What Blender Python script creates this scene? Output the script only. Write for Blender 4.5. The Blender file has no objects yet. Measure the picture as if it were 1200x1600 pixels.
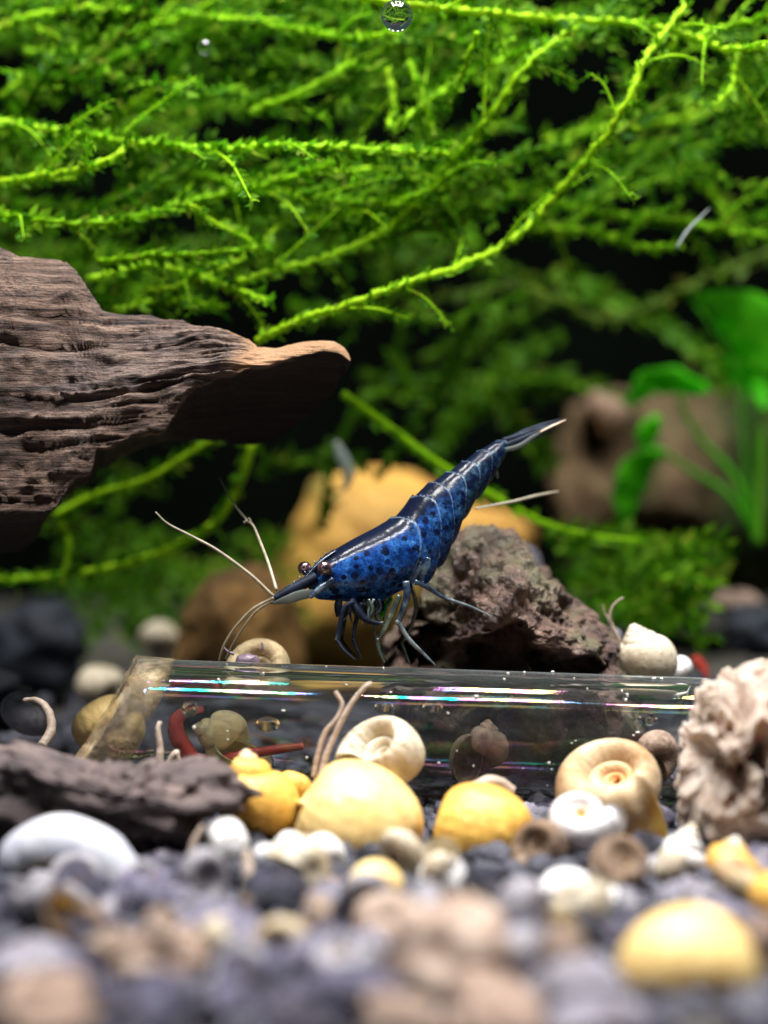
import bpy, math, random
import numpy as np
from mathutils import Vector, Matrix, Euler

SC = bpy.context.scene
C = SC.collection
random.seed(11)
RNG = np.random.default_rng(11)

# ------------------------------------------------------------------ camera (1 unit = 1 cm)
D0, FOC = 12.0, 3000.0                      # camera stands 12 cm before the shrimp, level
cam_d = bpy.data.cameras.new('camera')
cam = bpy.data.objects.new('camera', cam_d)
C.objects.link(cam)
cam.location = (0, -D0, 0)
cam.rotation_euler = (math.radians(90), 0, 0)
cam_d.sensor_fit = 'VERTICAL'
cam_d.sensor_height = 36.0
cam_d.lens = 36.0 * FOC / 1600.0
cam_d.clip_start, cam_d.clip_end = 0.1, 500
cam_d.dof.use_dof = True
cam_d.dof.focus_distance = 11.95
cam_d.dof.aperture_fstop = cam_d.lens * 1e-3 / 0.34
SC.camera = cam

# ------------------------------------------------------------------ world, lamp, exposure
w = bpy.data.worlds.new('World')
SC.world = w
w.use_nodes = True
w.node_tree.nodes['Background'].inputs[0].default_value = (0.55, 0.75, 1.0, 1)
w.node_tree.nodes['Background'].inputs[1].default_value = 0.075


def lamp(name, loc, target, size, power, col):
    l = bpy.data.lights.new(name, 'AREA')
    l.shape = 'RECTANGLE'
    l.size, l.size_y = size
    l.energy = power
    l.color = col
    o = bpy.data.objects.new(name, l)
    C.objects.link(o)
    o.location = loc
    o.rotation_euler = (Vector(target) - Vector(loc)).to_track_quat('-Z', 'Y').to_euler()
    return o


# the tank light: a hood with separate clusters of LEDs
for lx, lw_, p_ in ((-5.2, 3.0, 2400), (-0.75, 3.3, 2500), (3.5, 3.2, 2300), (7.4, 3.0, 2100)):
    lamp('aquarium_lamp', (lx, -6.2, 17), (lx * .4, -0.6, 0), (lw_, 1.8), p_ * .92, (1.0, 0.985, 0.96))
    lamp('aquarium_lamp', (lx, 0.9, 17), (lx * .4, 0.9, 0), (lw_, 1.6), p_ * .72, (1.0, 0.985, 0.96))
SC.view_settings.view_transform = 'Standard'
SC.view_settings.look = 'None'
SC.view_settings.exposure = 0.15
SC.view_settings.gamma = 1.0
SC.view_settings.use_curve_mapping = False
SC.cycles.use_denoising = True
SC.cycles.max_bounces = 14
SC.cycles.transmission_bounces = 14
SC.cycles.sample_clamp_indirect = 6.0

# ------------------------------------------------------------------ helpers
ORG = {}


def P(px, py, y=0.0):
    """a point of the place: seen at that spot of the 1200x1600 frame, at depth y"""
    d = D0 + y
    return np.array(((px - 600.0) * d / FOC, y, (800.0 - py) * d / FOC))


R_ = math.radians


def U(y=0.0):
    return (D0 + y) / FOC


def zg(y):
    return -1.85 + 0.033 * y


def gy(py):
    k = (py - 800.0) / 3000.0
    return (1.85 - 12 * k) / (k + 0.033)


def _h(ix, iy, iz, s):
    n = (ix * 374761393 + iy * 668265263 + iz * 2147483647 + s * 974634211) & 0xFFFFFFFF
    n = ((n ^ (n >> 13)) * 1274126177) & 0xFFFFFFFF
    n = ((n ^ (n >> 16)) * 2246822519) & 0xFFFFFFFF
    return ((n ^ (n >> 15)) & 0xFFFFFF) / float(0xFFFFFF)


def vnoise(p, s=0):
    p = np.asarray(p, float)
    i = np.floor(p).astype(np.int64)
    f = p - i
    f = f * f * (3 - 2 * f)
    r = 0
    for dx in (0, 1):
        for dy in (0, 1):
            for dz in (0, 1):
                wgt = (f[..., 0] if dx else 1 - f[..., 0]) * (f[..., 1] if dy else 1 - f[..., 1]) * (f[..., 2] if dz else 1 - f[..., 2])
                r = r + wgt * _h(i[..., 0] + dx, i[..., 1] + dy, i[..., 2] + dz, s)
    return r * 2 - 1


def fbm(p, o=4, s=0, g=0.5):
    p = np.asarray(p, float)
    a, r = 1.0, 0
    for k in range(o):
        r = r + a * vnoise(p * 2.03 ** k + 17.3 * k, s + k)
        a *= g
    return r


def worley(p, s=0):
    p = np.asarray(p, float)
    i = np.floor(p).astype(np.int64)
    best = np.full(p.shape[:-1], 9.0)
    for dx in (-1, 0, 1):
        for dy in (-1, 0, 1):
            for dz in (-1, 0, 1):
                c = i + np.array((dx, dy, dz))
                q = np.stack([c[..., k] + _h(c[..., 0], c[..., 1], c[..., 2], s + 31 * k + 5) for k in range(3)], -1)
                best = np.minimum(best, ((q - p) ** 2).sum(-1))
    return np.sqrt(best)


def mk(name, V, F, smooth=True):
    me = bpy.data.meshes.new(name)
    me.from_pydata([tuple(map(float, v)) for v in V], [], [tuple(f) for f in F])
    if smooth:
        me.shade_smooth()
    me.update()
    return me


def tag(o, label=None, cat=None, group=None, kind=None):
    if label: o['label'] = label
    if cat: o['category'] = cat
    if group: o['group'] = group
    if kind: o['kind'] = kind
    return o


def link(name, data, origin, parent=None):
    o = bpy.data.objects.new(name, data)
    C.objects.link(o)
    origin = np.array(origin, float)
    if parent:
        o.parent = parent
        o.location = origin - ORG[parent.name]
    else:
        o.location = origin
    ORG[o.name] = origin
    return o


def obj(name, V, F, mat, parent=None, origin=None, smooth=True):
    V = np.asarray(V, float)
    if origin is None:
        origin = ORG[parent.name] if parent else np.array((*(V[:, :2].mean(0)), V[:, 2].min()))
    me = mk(name, V - np.asarray(origin), F, smooth)
    me.materials.append(mat)
    return link(name, me, origin, parent)


def thing(name, loc, label, cat, group=None):
    o = link(name, None, loc)
    o.empty_display_size = 0.05
    return tag(o, label, cat, group)


def spline(pts, n):
    """Catmull-Rom through pts, n samples evenly by length"""
    p = np.asarray(pts, float)
    if len(p) == 2:
        t = np.linspace(0, 1, n)[:, None]
        return p[0] * (1 - t) + p[1] * t
    q = np.vstack([2 * p[0] - p[1], p, 2 * p[-1] - p[-2]])
    out = []
    for i in range(1, len(q) - 2):
        for t in np.linspace(0, 1, 16, endpoint=False):
            a, b, c, d = q[i - 1], q[i], q[i + 1], q[i + 2]
            out.append(0.5 * (2 * b + (c - a) * t + (2 * a - 5 * b + 4 * c - d) * t * t + (3 * b - a - 3 * c + d) * t ** 3))
    out.append(p[-1])
    out = np.array(out)
    L = np.concatenate([[0], np.cumsum(np.linalg.norm(np.diff(out[:, :3], axis=0), axis=1))])
    s = np.linspace(0, L[-1], n)
    return np.stack([np.interp(s, L, out[:, k]) for k in range(out.shape[1])], 1)


def frames(pts):
    t = np.gradient(pts, axis=0)
    t /= np.linalg.norm(t, axis=1)[:, None] + 1e-12
    a = np.array((0, 0, 1.0)) if abs(t[0][2]) < 0.9 else np.array((0, 1.0, 0))
    u = np.cross(t[0], a); u /= np.linalg.norm(u)
    us = [u]
    for k in range(1, len(pts)):
        u = us[-1] - t[k] * np.dot(us[-1], t[k])
        u /= np.linalg.norm(u) + 1e-12
        us.append(u)
    us = np.array(us)
    return t, us, np.cross(t, us)


def tube(pts, rad, seg=8, caps=True, flat=1.0):
    pts = np.asarray(pts, float)
    n = len(pts)
    rad = np.interp(np.linspace(0, 1, n), np.linspace(0, 1, len(rad)), rad) if np.ndim(rad) else np.full(n, rad)
    t, u, v = frames(pts)
    a = np.linspace(0, 2 * math.pi, seg, endpoint=False)
    V = (pts[:, None, :] + rad[:, None, None] * (np.cos(a)[None, :, None] * u[:, None, :] + flat * np.sin(a)[None, :, None] * v[:, None, :])).reshape(-1, 3)
    F = []
    for i in range(n - 1):
        for j in range(seg):
            k = (j + 1) % seg
            F.append((i * seg + j, i * seg + k, (i + 1) * seg + k, (i + 1) * seg + j))
    if caps:
        F.append(tuple(range(seg))[::-1])
        F.append(tuple((n - 1) * seg + j for j in range(seg)))
    return V, F


def loft(R, close=True, caps=True):
    """rings (n, m, 3)"""
    n, m = R.shape[:2]
    F = []
    for i in range(n - 1):
        for j in range(m if close else m - 1):
            k = (j + 1) % m
            F.append((i * m + j, i * m + k, (i + 1) * m + k, (i + 1) * m + j))
    if caps:
        F.append(tuple(range(m))[::-1])
        F.append(tuple((n - 1) * m + j for j in range(m)))
    return R.reshape(-1, 3), F


def join(parts):
    V, F, n = [], [], 0
    for v, f in parts:
        V.append(np.asarray(v, float))
        F += [tuple(i + n for i in q) for q in f]
        n += len(v)
    return np.vstack(V), F


def sphere(c, r, nu=16, nv=10):
    V, F = [], []
    c = np.asarray(c, float)
    r = np.ones(3) * r
    for i in range(nv + 1):
        th = math.pi * i / nv
        for j in range(nu):
            ph = 2 * math.pi * j / nu
            V.append(c + r * np.array((math.sin(th) * math.cos(ph), math.sin(th) * math.sin(ph), math.cos(th))))
    for i in range(nv):
        for j in range(nu):
            k = (j + 1) % nu
            F.append((i * nu + j, (i + 1) * nu + j, (i + 1) * nu + k, i * nu + k))
    return np.array(V), F


def blob(outline, y, depth, nt=180, nf=90, power=1.0):
    """a rounded solid at depth y whose outline seen from the front follows the given points; returns V, F, outward dirs"""
    o = np.array([P(a, b, y)[[0, 2]] for a, b in outline])
    c = o.mean(0)
    seg = np.vstack([o, o[:1]])
    th = np.linspace(0, 2 * math.pi, nt, endpoint=False)
    R = np.zeros(nt)
    for i, t in enumerate(th):
        dx, dz = math.cos(t), math.sin(t)
        best = 0
        for a, b in zip(seg[:-1], seg[1:]):
            e = b - a
            den = dx * e[1] - dz * e[0]
            if abs(den) < 1e-12: continue
            q = a - c
            s = (q[0] * e[1] - q[1] * e[0]) / den
            u = (q[0] * dz - q[1] * dx) / den
            if s > 0 and -1e-9 <= u <= 1 + 1e-9: best = max(best, s)
        R[i] = best
    V = []
    for j in range(nf + 1):
        ph = math.pi * j / nf
        sp, cp = math.sin(ph), -math.cos(ph)
        rr = R * sp ** power
        V.append(np.stack([c[0] + rr * np.cos(th), y + depth * cp * np.ones(nt), c[1] + rr * np.sin(th)], 1))
    V = np.array(V)
    F = []
    for j in range(nf):
        for i in range(nt):
            k = (i + 1) % nt
            F.append((j * nt + i, j * nt + k, (j + 1) * nt + k, (j + 1) * nt + i))
    V = V.reshape(-1, 3)
    N = V - np.array((c[0], y, c[1]))
    N[:, 0] /= R.mean(); N[:, 2] /= R.mean(); N[:, 1] /= depth
    N /= np.linalg.norm(N, axis=1)[:, None] + 1e-9
    return V, F, N


# ------------------------------------------------------------------ materials
def nodes(name):
    m = bpy.data.materials.new(name)
    m.use_nodes = True
    nt = m.node_tree
    return m, nt, nt.nodes['Principled BSDF'], nt.nodes['Material Output']


def ramp(nt, fac, stops, interp='LINEAR'):
    r = nt.nodes.new('ShaderNodeValToRGB')
    r.color_ramp.interpolation = interp
    while len(r.color_ramp.elements) < len(stops): r.color_ramp.elements.new(0.5)
    for e, (p, c) in zip(r.color_ramp.elements, stops):
        e.position = p
        e.color = (*c, 1) if len(c) == 3 else c
    nt.links.new(fac, r.inputs[0])
    return r.outputs[0]


def mixc(nt, fac, a, b, mode='MIX'):
    n = nt.nodes.new('ShaderNodeMix')
    n.data_type = 'RGBA'
    n.blend_type = mode
    for s, v in ((n.inputs[0], fac), (n.inputs[6], a), (n.inputs[7], b)):
        if hasattr(v, 'is_output'): nt.links.new(v, s)
        elif isinstance(v, tuple): s.default_value = (*v, 1)
        else: s.default_value = v
    return n.outputs[2]


def math_n(nt, op, a, b=0.0, clamp=False):
    n = nt.nodes.new('ShaderNodeMath')
    n.operation = op
    n.use_clamp = clamp
    for s, v in zip(n.inputs, (a, b)):
        if hasattr(v, 'is_output'): nt.links.new(v, s)
        else: s.default_value = v
    return n.outputs[0]


def coords(nt, scale=(1, 1, 1), rot=(0, 0, 0), which='Object'):
    t = nt.nodes.new('ShaderNodeTexCoord')
    mp = nt.nodes.new('ShaderNodeMapping')
    mp.inputs['Scale'].default_value = scale
    mp.inputs['Rotation'].default_value = rot
    nt.links.new(t.outputs[which], mp.inputs[0])
    return mp.outputs[0]


def noise(nt, vec, scale, detail=4, rough=0.55, dist=0.0):
    n = nt.nodes.new('ShaderNodeTexNoise')
    n.inputs['Scale'].default_value = scale
    n.inputs['Detail'].default_value = detail
    n.inputs['Roughness'].default_value = rough
    n.inputs['Distortion'].default_value = dist
    nt.links.new(vec, n.inputs['Vector'])
    return n.outputs[0]


def bump(nt, b, height, strength, dist):
    n = nt.nodes.new('ShaderNodeBump')
    n.inputs['Strength'].default_value = strength
    n.inputs['Distance'].default_value = dist
    nt.links.new(height, n.inputs['Height'])
    nt.links.new(n.outputs[0], b.inputs['Normal'])
    return n


def rocky(name, stops, scale=6, rough=0.8, bs=25, bd=0.02, bstr=0.7, stretch=(1, 1, 1), sss=0, spec=0.4, coat=0, rnd=0.0, patch=None):
    m, nt, b, out = nodes(name)
    v = coords(nt, stretch)
    if rnd:
        oi = nt.nodes.new('ShaderNodeObjectInfo')
        ad = nt.nodes.new('ShaderNodeVectorMath'); ad.operation = 'ADD'
        sc = nt.nodes.new('ShaderNodeVectorMath'); sc.operation = 'SCALE'
        sc.inputs[0].default_value = (37, 11, 23)
        nt.links.new(oi.outputs['Random'], sc.inputs['Scale'])
        nt.links.new(v, ad.inputs[0]); nt.links.new(sc.outputs[0], ad.inputs[1])
        v = ad.outputs[0]
    f = noise(nt, v, scale, 6, 0.6)
    if rnd:
        f = math_n(nt, 'ADD', f, math_n(nt, 'MULTIPLY', math_n(nt, 'SUBTRACT', oi.outputs['Random'], 0.5), rnd))
    c = ramp(nt, f, stops)
    if patch:
        col, sc_, lo, hi = patch
        pf = ramp(nt, noise(nt, v, sc_, 5, 0.65), [(lo, (0, 0, 0)), (hi, (1, 1, 1))])
        c = mixc(nt, pf, c, col)
    nt.links.new(c, b.inputs['Base Color'])
    b.inputs['Roughness'].default_value = rough
    b.inputs['Specular IOR Level'].default_value = spec
    b.inputs['Coat Weight'].default_value = coat
    b.inputs['Coat Roughness'].default_value = 0.15
    if sss:
        b.inputs['Subsurface Weight'].default_value = sss
        b.inputs['Subsurface Radius'].default_value = (0.12, 0.08, 0.05)
        b.inputs['Subsurface Scale'].default_value = 1.0
    bump(nt, b, noise(nt, v, bs, 5, 0.65), bstr, bd)
    return m


def leafy(name, c1, c2, c3, transl=0.45, rough=0.45, vein=0.0):
    m, nt, b, out = nodes(name)
    g = nt.nodes.new('ShaderNodeNewGeometry')
    oi = nt.nodes.new('ShaderNodeObjectInfo')
    r = math_n(nt, 'FRACT', math_n(nt, 'ADD', g.outputs['Random Per Island'], oi.outputs['Random']))
    c = ramp(nt, r, [(0, c1), (0.5, c2), (0.93, c3), (0.96, tuple(0.5 * (a + b_) for a, b_ in zip(c3, (0.20, 0.13, 0.03))))])
    f = noise(nt, coords(nt), 9, 3)
    c = mixc(nt, math_n(nt, 'MULTIPLY', f, 0.5), c, c1)
    nt.links.new(c, b.inputs['Base Color'])
    b.inputs['Roughness'].default_value = rough
    b.inputs['Specular IOR Level'].default_value = 0.06
    t = nt.nodes.new('ShaderNodeBsdfTranslucent')
    tc = mixc(nt, 1.0, c, (1.0, 1.0, 0.35), 'MULTIPLY')
    nt.links.new(c, t.inputs[0])
    mx = nt.nodes.new('ShaderNodeMixShader')
    mx.inputs[0].default_value = transl
    nt.links.new(b.outputs[0], mx.inputs[1]); nt.links.new(t.outputs[0], mx.inputs[2])
    nt.links.new(mx.outputs[0], out.inputs[0])
    return m


def shelly(name, base, dark, apex, rough=0.3, sss=0.25, band=0.25, transm=0.0, bandscale=60, spec=0.4, mott=0.5):
    m, nt, b, out = nodes(name)
    at = nt.nodes.new('ShaderNodeAttribute'); at.attribute_name = 'growth'
    v = coords(nt)
    oi = nt.nodes.new('ShaderNodeObjectInfo')
    nz = noise(nt, v, 5, 5, 0.6)
    wv = math_n(nt, 'SINE', math_n(nt, 'ADD', math_n(nt, 'MULTIPLY', at.outputs['Fac'], bandscale), math_n(nt, 'MULTIPLY', nz, 7.0)))
    wv = math_n(nt, 'MULTIPLY', math_n(nt, 'ADD', math_n(nt, 'MULTIPLY', wv, 0.5), 0.5), band)
    mo = ramp(nt, nz, [(0.42, (0, 0, 0)), (0.75, (1, 1, 1))])
    f = math_n(nt, 'ADD', wv, math_n(nt, 'MULTIPLY', mo, mott), True)
    c = mixc(nt, f, base, dark)
    c = mixc(nt, math_n(nt, 'MULTIPLY', ramp(nt, noise(nt, v, 2.6, 6, 0.7), [(0.5, (0, 0, 0)), (0.68, (1, 1, 1))]), 0.45), c, tuple(0.55 * q for q in dark))
    c = mixc(nt, ramp(nt, at.outputs['Fac'], [(0.25, (1, 1, 1)), (0.68, (0, 0, 0))]), c, apex)
    nt.links.new(c, b.inputs['Base Color'])
    b.inputs['Roughness'].default_value = rough
    b.inputs['Specular IOR Level'].default_value = spec
    b.inputs['Subsurface Weight'].default_value = sss
    b.inputs['Subsurface Radius'].default_value = (0.2, 0.13, 0.06)
    b.inputs['Subsurface Scale'].default_value = 0.6
    b.inputs['Transmission Weight'].default_value = transm
    b.inputs['IOR'].default_value = 1.2 if transm else 1.45
    fl = math_n(nt, 'SINE', math_n(nt, 'ADD', math_n(nt, 'MULTIPLY', at.outputs['Fac'], 420.0), math_n(nt, 'MULTIPLY', nz, 14.0)))
    bump(nt, b, math_n(nt, 'ADD', math_n(nt, 'MULTIPLY', fl, 0.12), math_n(nt, 'ADD', math_n(nt, 'MULTIPLY', wv, 0.8), noise(nt, v, 12, 5, 0.65))), 0.4, 0.03)
    return m


M = {}
M['substrate'] = rocky('substrate', [(0.3, (0.018, 0.016, 0.016)), (0.55, (0.055, 0.048, 0.045)), (0.8, (0.12, 0.10, 0.085))], 3, 0.9, 18, 0.06, 1.0,
                       patch=((0.055, 0.07, 0.02), 0.7, 0.5, 0.68))
M['gravel'] = rocky('gravel', [(0.25, (0.016, 0.016, 0.024)), (0.5, (0.065, 0.065, 0.09)), (0.8, (0.24, 0.22, 0.25))], 1.2, 0.55, 22, 0.03, 0.8, rnd=0.25)
M['stone_dark'] = rocky('stone_dark', [(0.30, (0.018, 0.019, 0.035)), (0.43, (0.09, 0.084, 0.14)), (0.56, (0.25, 0.23, 0.34)), (0.74, (0.56, 0.52, 0.60))], 1.6, 0.5, 16, 0.05, 1.0, rnd=0.4, patch=((0.16, 0.10, 0.075), 1.3, 0.55, 0.75))
M['stone_pale'] = rocky('stone_pale', [(0.28, (0.09, 0.055, 0.045)), (0.5, (0.30, 0.20, 0.15)), (0.75, (0.56, 0.44, 0.36))], 2.5, 0.6, 16, 0.03, 0.7, rnd=0.3)
M['stone_blue'] = rocky('stone_blue', [(0.3, (0.002, 0.004, 0.009)), (0.6, (0.005, 0.009, 0.018)), (0.85, (0.014, 0.022, 0.038))], 2, 0.7, 14, 0.03, 0.6)
M['stone_amber'] = rocky('stone_amber', [(0.3, (0.22, 0.10, 0.018)), (0.5, (0.46, 0.25, 0.045)), (0.75, (0.58, 0.35, 0.08))], 0.8, 0.7, 10, 0.05, 0.5,
                         patch=((0.10, 0.11, 0.015), 0.9, 0.54, 0.68))
M['stump'] = rocky('stump', [(0.3, (0.02, 0.013, 0.008)), (0.5, (0.09, 0.06, 0.032)), (0.75, (0.24, 0.17, 0.10))], 0.9, 1.0, 9, 0.08, 0.8, stretch=(1.5, 1, 0.45), spec=0.1, patch=((0.015, 0.022, 0.006), 0.5, 0.42, 0.58))
M['back'] = rocky('back', [(0.3, (0.0006, 0.0009, 0.0007)), (0.7, (0.002, 0.003, 0.002))], 0.4, 1.0, 4, 0.02, 0.2, spec=0.0)
M['moss_leaf'] = leafy('moss_leaf', (0.020, 0.09, 0.002), (0.070, 0.235, 0.004), (0.23, 0.47, 0.02), 0.6)
M['moss_stem'] = leafy('moss_stem', (0.22, 0.50, 0.006), (0.36, 0.66, 0.012), (0.48, 0.74, 0.02), 0.4)
M['moss_bright'] = leafy('moss_bright', (0.09, 0.28, 0.004), (0.20, 0.46, 0.01), (0.34, 0.60, 0.02), 0.5)
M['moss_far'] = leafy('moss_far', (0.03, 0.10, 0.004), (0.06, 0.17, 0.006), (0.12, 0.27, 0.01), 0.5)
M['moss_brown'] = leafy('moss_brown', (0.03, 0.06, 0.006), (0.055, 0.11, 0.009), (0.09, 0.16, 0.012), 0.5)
M['plant_leaf'] = leafy('plant_leaf', (0.06, 0.50, 0.01), (0.10, 0.64, 0.014), (0.18, 0.72, 0.02), 0.6)
M['plant_stem'] = leafy('plant_stem', (0.05, 0.30, 0.01), (0.07, 0.38, 0.012), (0.13, 0.45, 0.02), 0.4)
M['sh_yellow'] = shelly('sh_yellow', (0.84, 0.62, 0.27), (0.78, 0.46, 0.13), (0.85, 0.66, 0.40), 0.28, 0.3, 0.2)
M['sh_gold'] = shelly('sh_gold', (0.80, 0.49, 0.11), (0.60, 0.29, 0.05), (0.8, 0.62, 0.42), 0.28, 0.3, 0.25)
M['sh_white'] = shelly('sh_white', (0.72, 0.70, 0.70), (0.50, 0.45, 0.42), (0.8, 0.7, 0.5), 0.4, 0.2, 0.25)
M['sh_ring'] = shelly('sh_ring', (0.78, 0.75, 0.75), (0.5, 0.45, 0.46), (0.72, 0.36, 0.10), 0.3, 0.2, 0.3)
M['porcelain'] = rocky('porcelain', [(0.35, (0.36, 0.38, 0.48)), (0.5, (0.55, 0.55, 0.60)), (0.65, (0.76, 0.73, 0.69))], 1.3, 0.25, 20, 0.01, 0.25, sss=0.2, spec=0.5, coat=0.3)
M['sh_cream'] = shelly('sh_cream', (0.68, 0.60, 0.46), (0.26, 0.18, 0.11), (0.62, 0.52, 0.38), 0.4, 0.2, 0.45)
M['sh_brown'] = shelly('sh_brown', (0.30, 0.20, 0.13), (0.10, 0.065, 0.05), (0.38, 0.25, 0.15), 0.3, 0.15, 0.5, 0.25)
M['sh_amber'] = shelly('sh_amber', (0.66, 0.52, 0.34), (0.36, 0.20, 0.09), (0.75, 0.36, 0.15), 0.2, 0.3, 0.55, 0.15)
M['sh_grey'] = shelly('sh_grey', (0.34, 0.32, 0.35), (0.12, 0.11, 0.13), (0.36, 0.28, 0.24), 0.4, 0.15, 0.5)
M['sh_glass'] = shelly('sh_glass', (0.80, 0.64, 0.38), (0.5, 0.34, 0.2), (0.75, 0.55, 0.3), 0.12, 0.05, 0.35, 0.45)
M['sh_dusk'] = shelly('sh_dusk', (0.34, 0.25, 0.19), (0.14, 0.09, 0.075), (0.36, 0.26, 0.2), 0.25, 0.2, 0.5, 0.08)
M['sh_tip'] = shelly('sh_tip', (0.78, 0.47, 0.12), (0.6, 0.3, 0.05), (0.85, 0.8, 0.76), 0.3, 0.3, 0.25)
M['sh_pale'] = shelly('sh_pale', (0.80, 0.70, 0.38), (0.6, 0.45, 0.2), (0.75, 0.6, 0.35), 0.3, 0.3, 0.3)
M['flesh'] = rocky('flesh', [(0.3, (0.09, 0.06, 0.10)), (0.6, (0.2, 0.14, 0.18)), (0.8, (0.4, 0.3, 0.3))], 8, 0.35, 40, 0.01, 0.3, spec=0.6)
M['worm'] = rocky('worm', [(0.3, (0.26, 0.19, 0.14)), (0.7, (0.48, 0.38, 0.31))], 12, 0.45, 60, 0.01, 0.4, stretch=(1, 1, 4))
M['red_worm'] = rocky('red_worm', [(0.3, (0.22, 0.016, 0.012)), (0.7, (0.46, 0.06, 0.035))], 6, 0.3, 40, 0.01, 0.4, spec=0.6)


# ------------------------------------------------------------------ the setting
nx, ny = 260, 260
gx_, gy_ = np.meshgrid(np.linspace(-13, 13, nx), np.linspace(-8, 17, ny))
pts = np.stack([gx_, gy_, gx_ * 0], -1)
hz = zg(gy_) + 0.05 * fbm(pts * 1.6, 4, 3) + 0.05 * np.clip(fbm(pts * 5.0, 3, 8), -1, 1) - 0.05
V = np.stack([gx_, gy_, hz], -1).reshape(-1, 3)
F = [(j * nx + i, j * nx + i + 1, (j + 1) * nx + i + 1, (j + 1) * nx + i) for j in range(ny - 1) for i in range(nx - 1)]
tag(obj('substrate', V, F, M['substrate'], origin=(0, 0, -1.9)), kind='structure')

V, F = [], []
V = [(-14, 17.1, -4), (14, 17.1, -4), (14, 17.1, 16), (-14, 17.1, 16), (-14, 17.5, -4), (14, 17.5, -4), (14, 17.5, 16), (-14, 17.5, 16)]
F = [(0, 1, 2, 3), (5, 4, 7, 6), (4, 0, 3, 7), (1, 5, 6, 2), (3, 2, 6, 7), (4, 5, 1, 0)]
tag(obj('back_wall', V, F, M['back'], origin=(0, 17.1, -4), smooth=False), kind='structure')


# ------------------------------------------------------------------ stones
def stone_mesh(name, mat, seed, rough=0.25, nu=28, nv=18):
    v, f = sphere((0, 0, 0), 1.0, nu, nv)
    k = 1 + rough * fbm(v * 1.3, 2, seed) + 0.22 * (worley(v * 1.9, seed) - 0.5) + 0.16 * fbm(v * 3.4, 3, seed + 3, .6)
    v = v * k[:, None]
    v /= np.abs(v).max()
    me = mk(name, v, f)
    me.materials.append(mat)
    return me


STONES = {k: [stone_mesh('stone_shape', M[k], s + 40 * i, 0.22 + 0.05 * (s % 3)) for s in range(6)] for i, k in enumerate(('stone_dark', 'stone_pale', 'stone_blue'))}


def stone(px, py, rx, rz, y, label, mat='stone_dark', group=None, name='stone', rot=None, ry=None):
    me = random.choice(STONES[mat])
    o = link(name, me, P(px, py, y))
    u = U(y)
    o.scale = (rx * u, (ry if ry else 0.5 * (rx + rz)) * u, rz * u)
    o.rotation_euler = rot or (random.uniform(-.3, .3), random.uniform(-.25, .25), random.uniform(0, 6.28))
    return tag(o, label, 'stone', group)


# ------------------------------------------------------------------ driftwood branch (upper left)
TOP = [(-260, 330), (-120, 350), (-60, 368), (0, 386), (30, 400), (95, 405), (118, 420), (140, 455), (160, 484), (185, 490), (230, 492), (300, 506), (350, 516), (385, 527), (402, 542), (430, 545), (470, 535), (500, 531), (522, 533), (538, 543), (547, 556), (548, 566)]
EDGE = [(-260, 850), (-120, 830), (-60, 818), (0, 806), (60, 802), (85, 788), (110, 758), (138, 742), (146, 736), (148, 700), (180, 688), (215, 680), (240, 677), (262, 662), (284, 632), (302, 606), (325, 592), (345, 586), (375, 578), (420, 570), (470, 555), (505, 549), (530, 552), (543, 561), (548, 566)]
BOT = [(-260, 930), (-120, 900), (-60, 880), (0, 866), (35, 862), (55, 845), (75, 810), (100, 782), (140, 752), (152, 738), (200, 712), (240, 697), (280, 690), (340, 692), (395, 696), (430, 688), (470, 660), (500, 636), (522, 612), (530, 592), (541, 582), (548, 566)]
xs = np.concatenate([np.linspace(-258, 120, 90), np.linspace(123, 300, 80), np.linspace(302.5, 547.4, 110)])
tp = np.interp(xs, *zip(*TOP)); bt = np.interp(xs, *zip(*BOT)); ed = np.interp(xs, *zip(*EDGE))
def sm_(a, k):
    ker = np.hanning(k + 2)[1:-1]
    return np.convolve(np.pad(a, k // 2, 'edge'), ker / ker.sum(), 'valid')


ed = np.clip(sm_(ed, 5) + 7 * fbm(np.stack([xs * .035, xs * 0, xs * 0], 1), 3, 8) * np.clip((420 - xs) / 60, 0, 1), tp + 2, bt - 1)
nF, nU, nB = 84, 34, 26
cols = []
eds = np.clip(sm_(ed, 61), tp + 2, bt - 1)
eds = np.where(xs > 480, ed, eds)
for x, t, e, b, es in zip(xs, tp, ed, bt, eds):
    tap = np.clip((548 - x) / 300, 0.03, 1) ** 0.6
    a = np.linspace(0, 1, nF)
    yf = 0.35 - tap * (0.62 * np.sin(a * math.pi * 0.5) ** 0.8)            # the face leans towards the camera down to the edge
    pf = t + (es + (e - es) * a ** 5 - t) * a
    q = np.linspace(0, 1, nU + 1)[1:]
    yu = yf[-1] + tap * (1.5 * q ** 0.75)                                    # underside runs back from the edge
    pu = e + (b - e) * (q ** 1.3)
    r = np.linspace(0, 1, nB + 2)[1:-1]
    yb = yu[-1] + (0.35 - yu[-1]) * r + tap * 0.5 * np.sin(r * math.pi)
    pb = b + (t - b) * r
    cols.append(np.array([P(x, py, yy) for py, yy in zip(np.r_[pf, pu, pb], np.r_[yf, yu, yb])]))
R = np.array(cols)
nr = R.shape[1]
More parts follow.
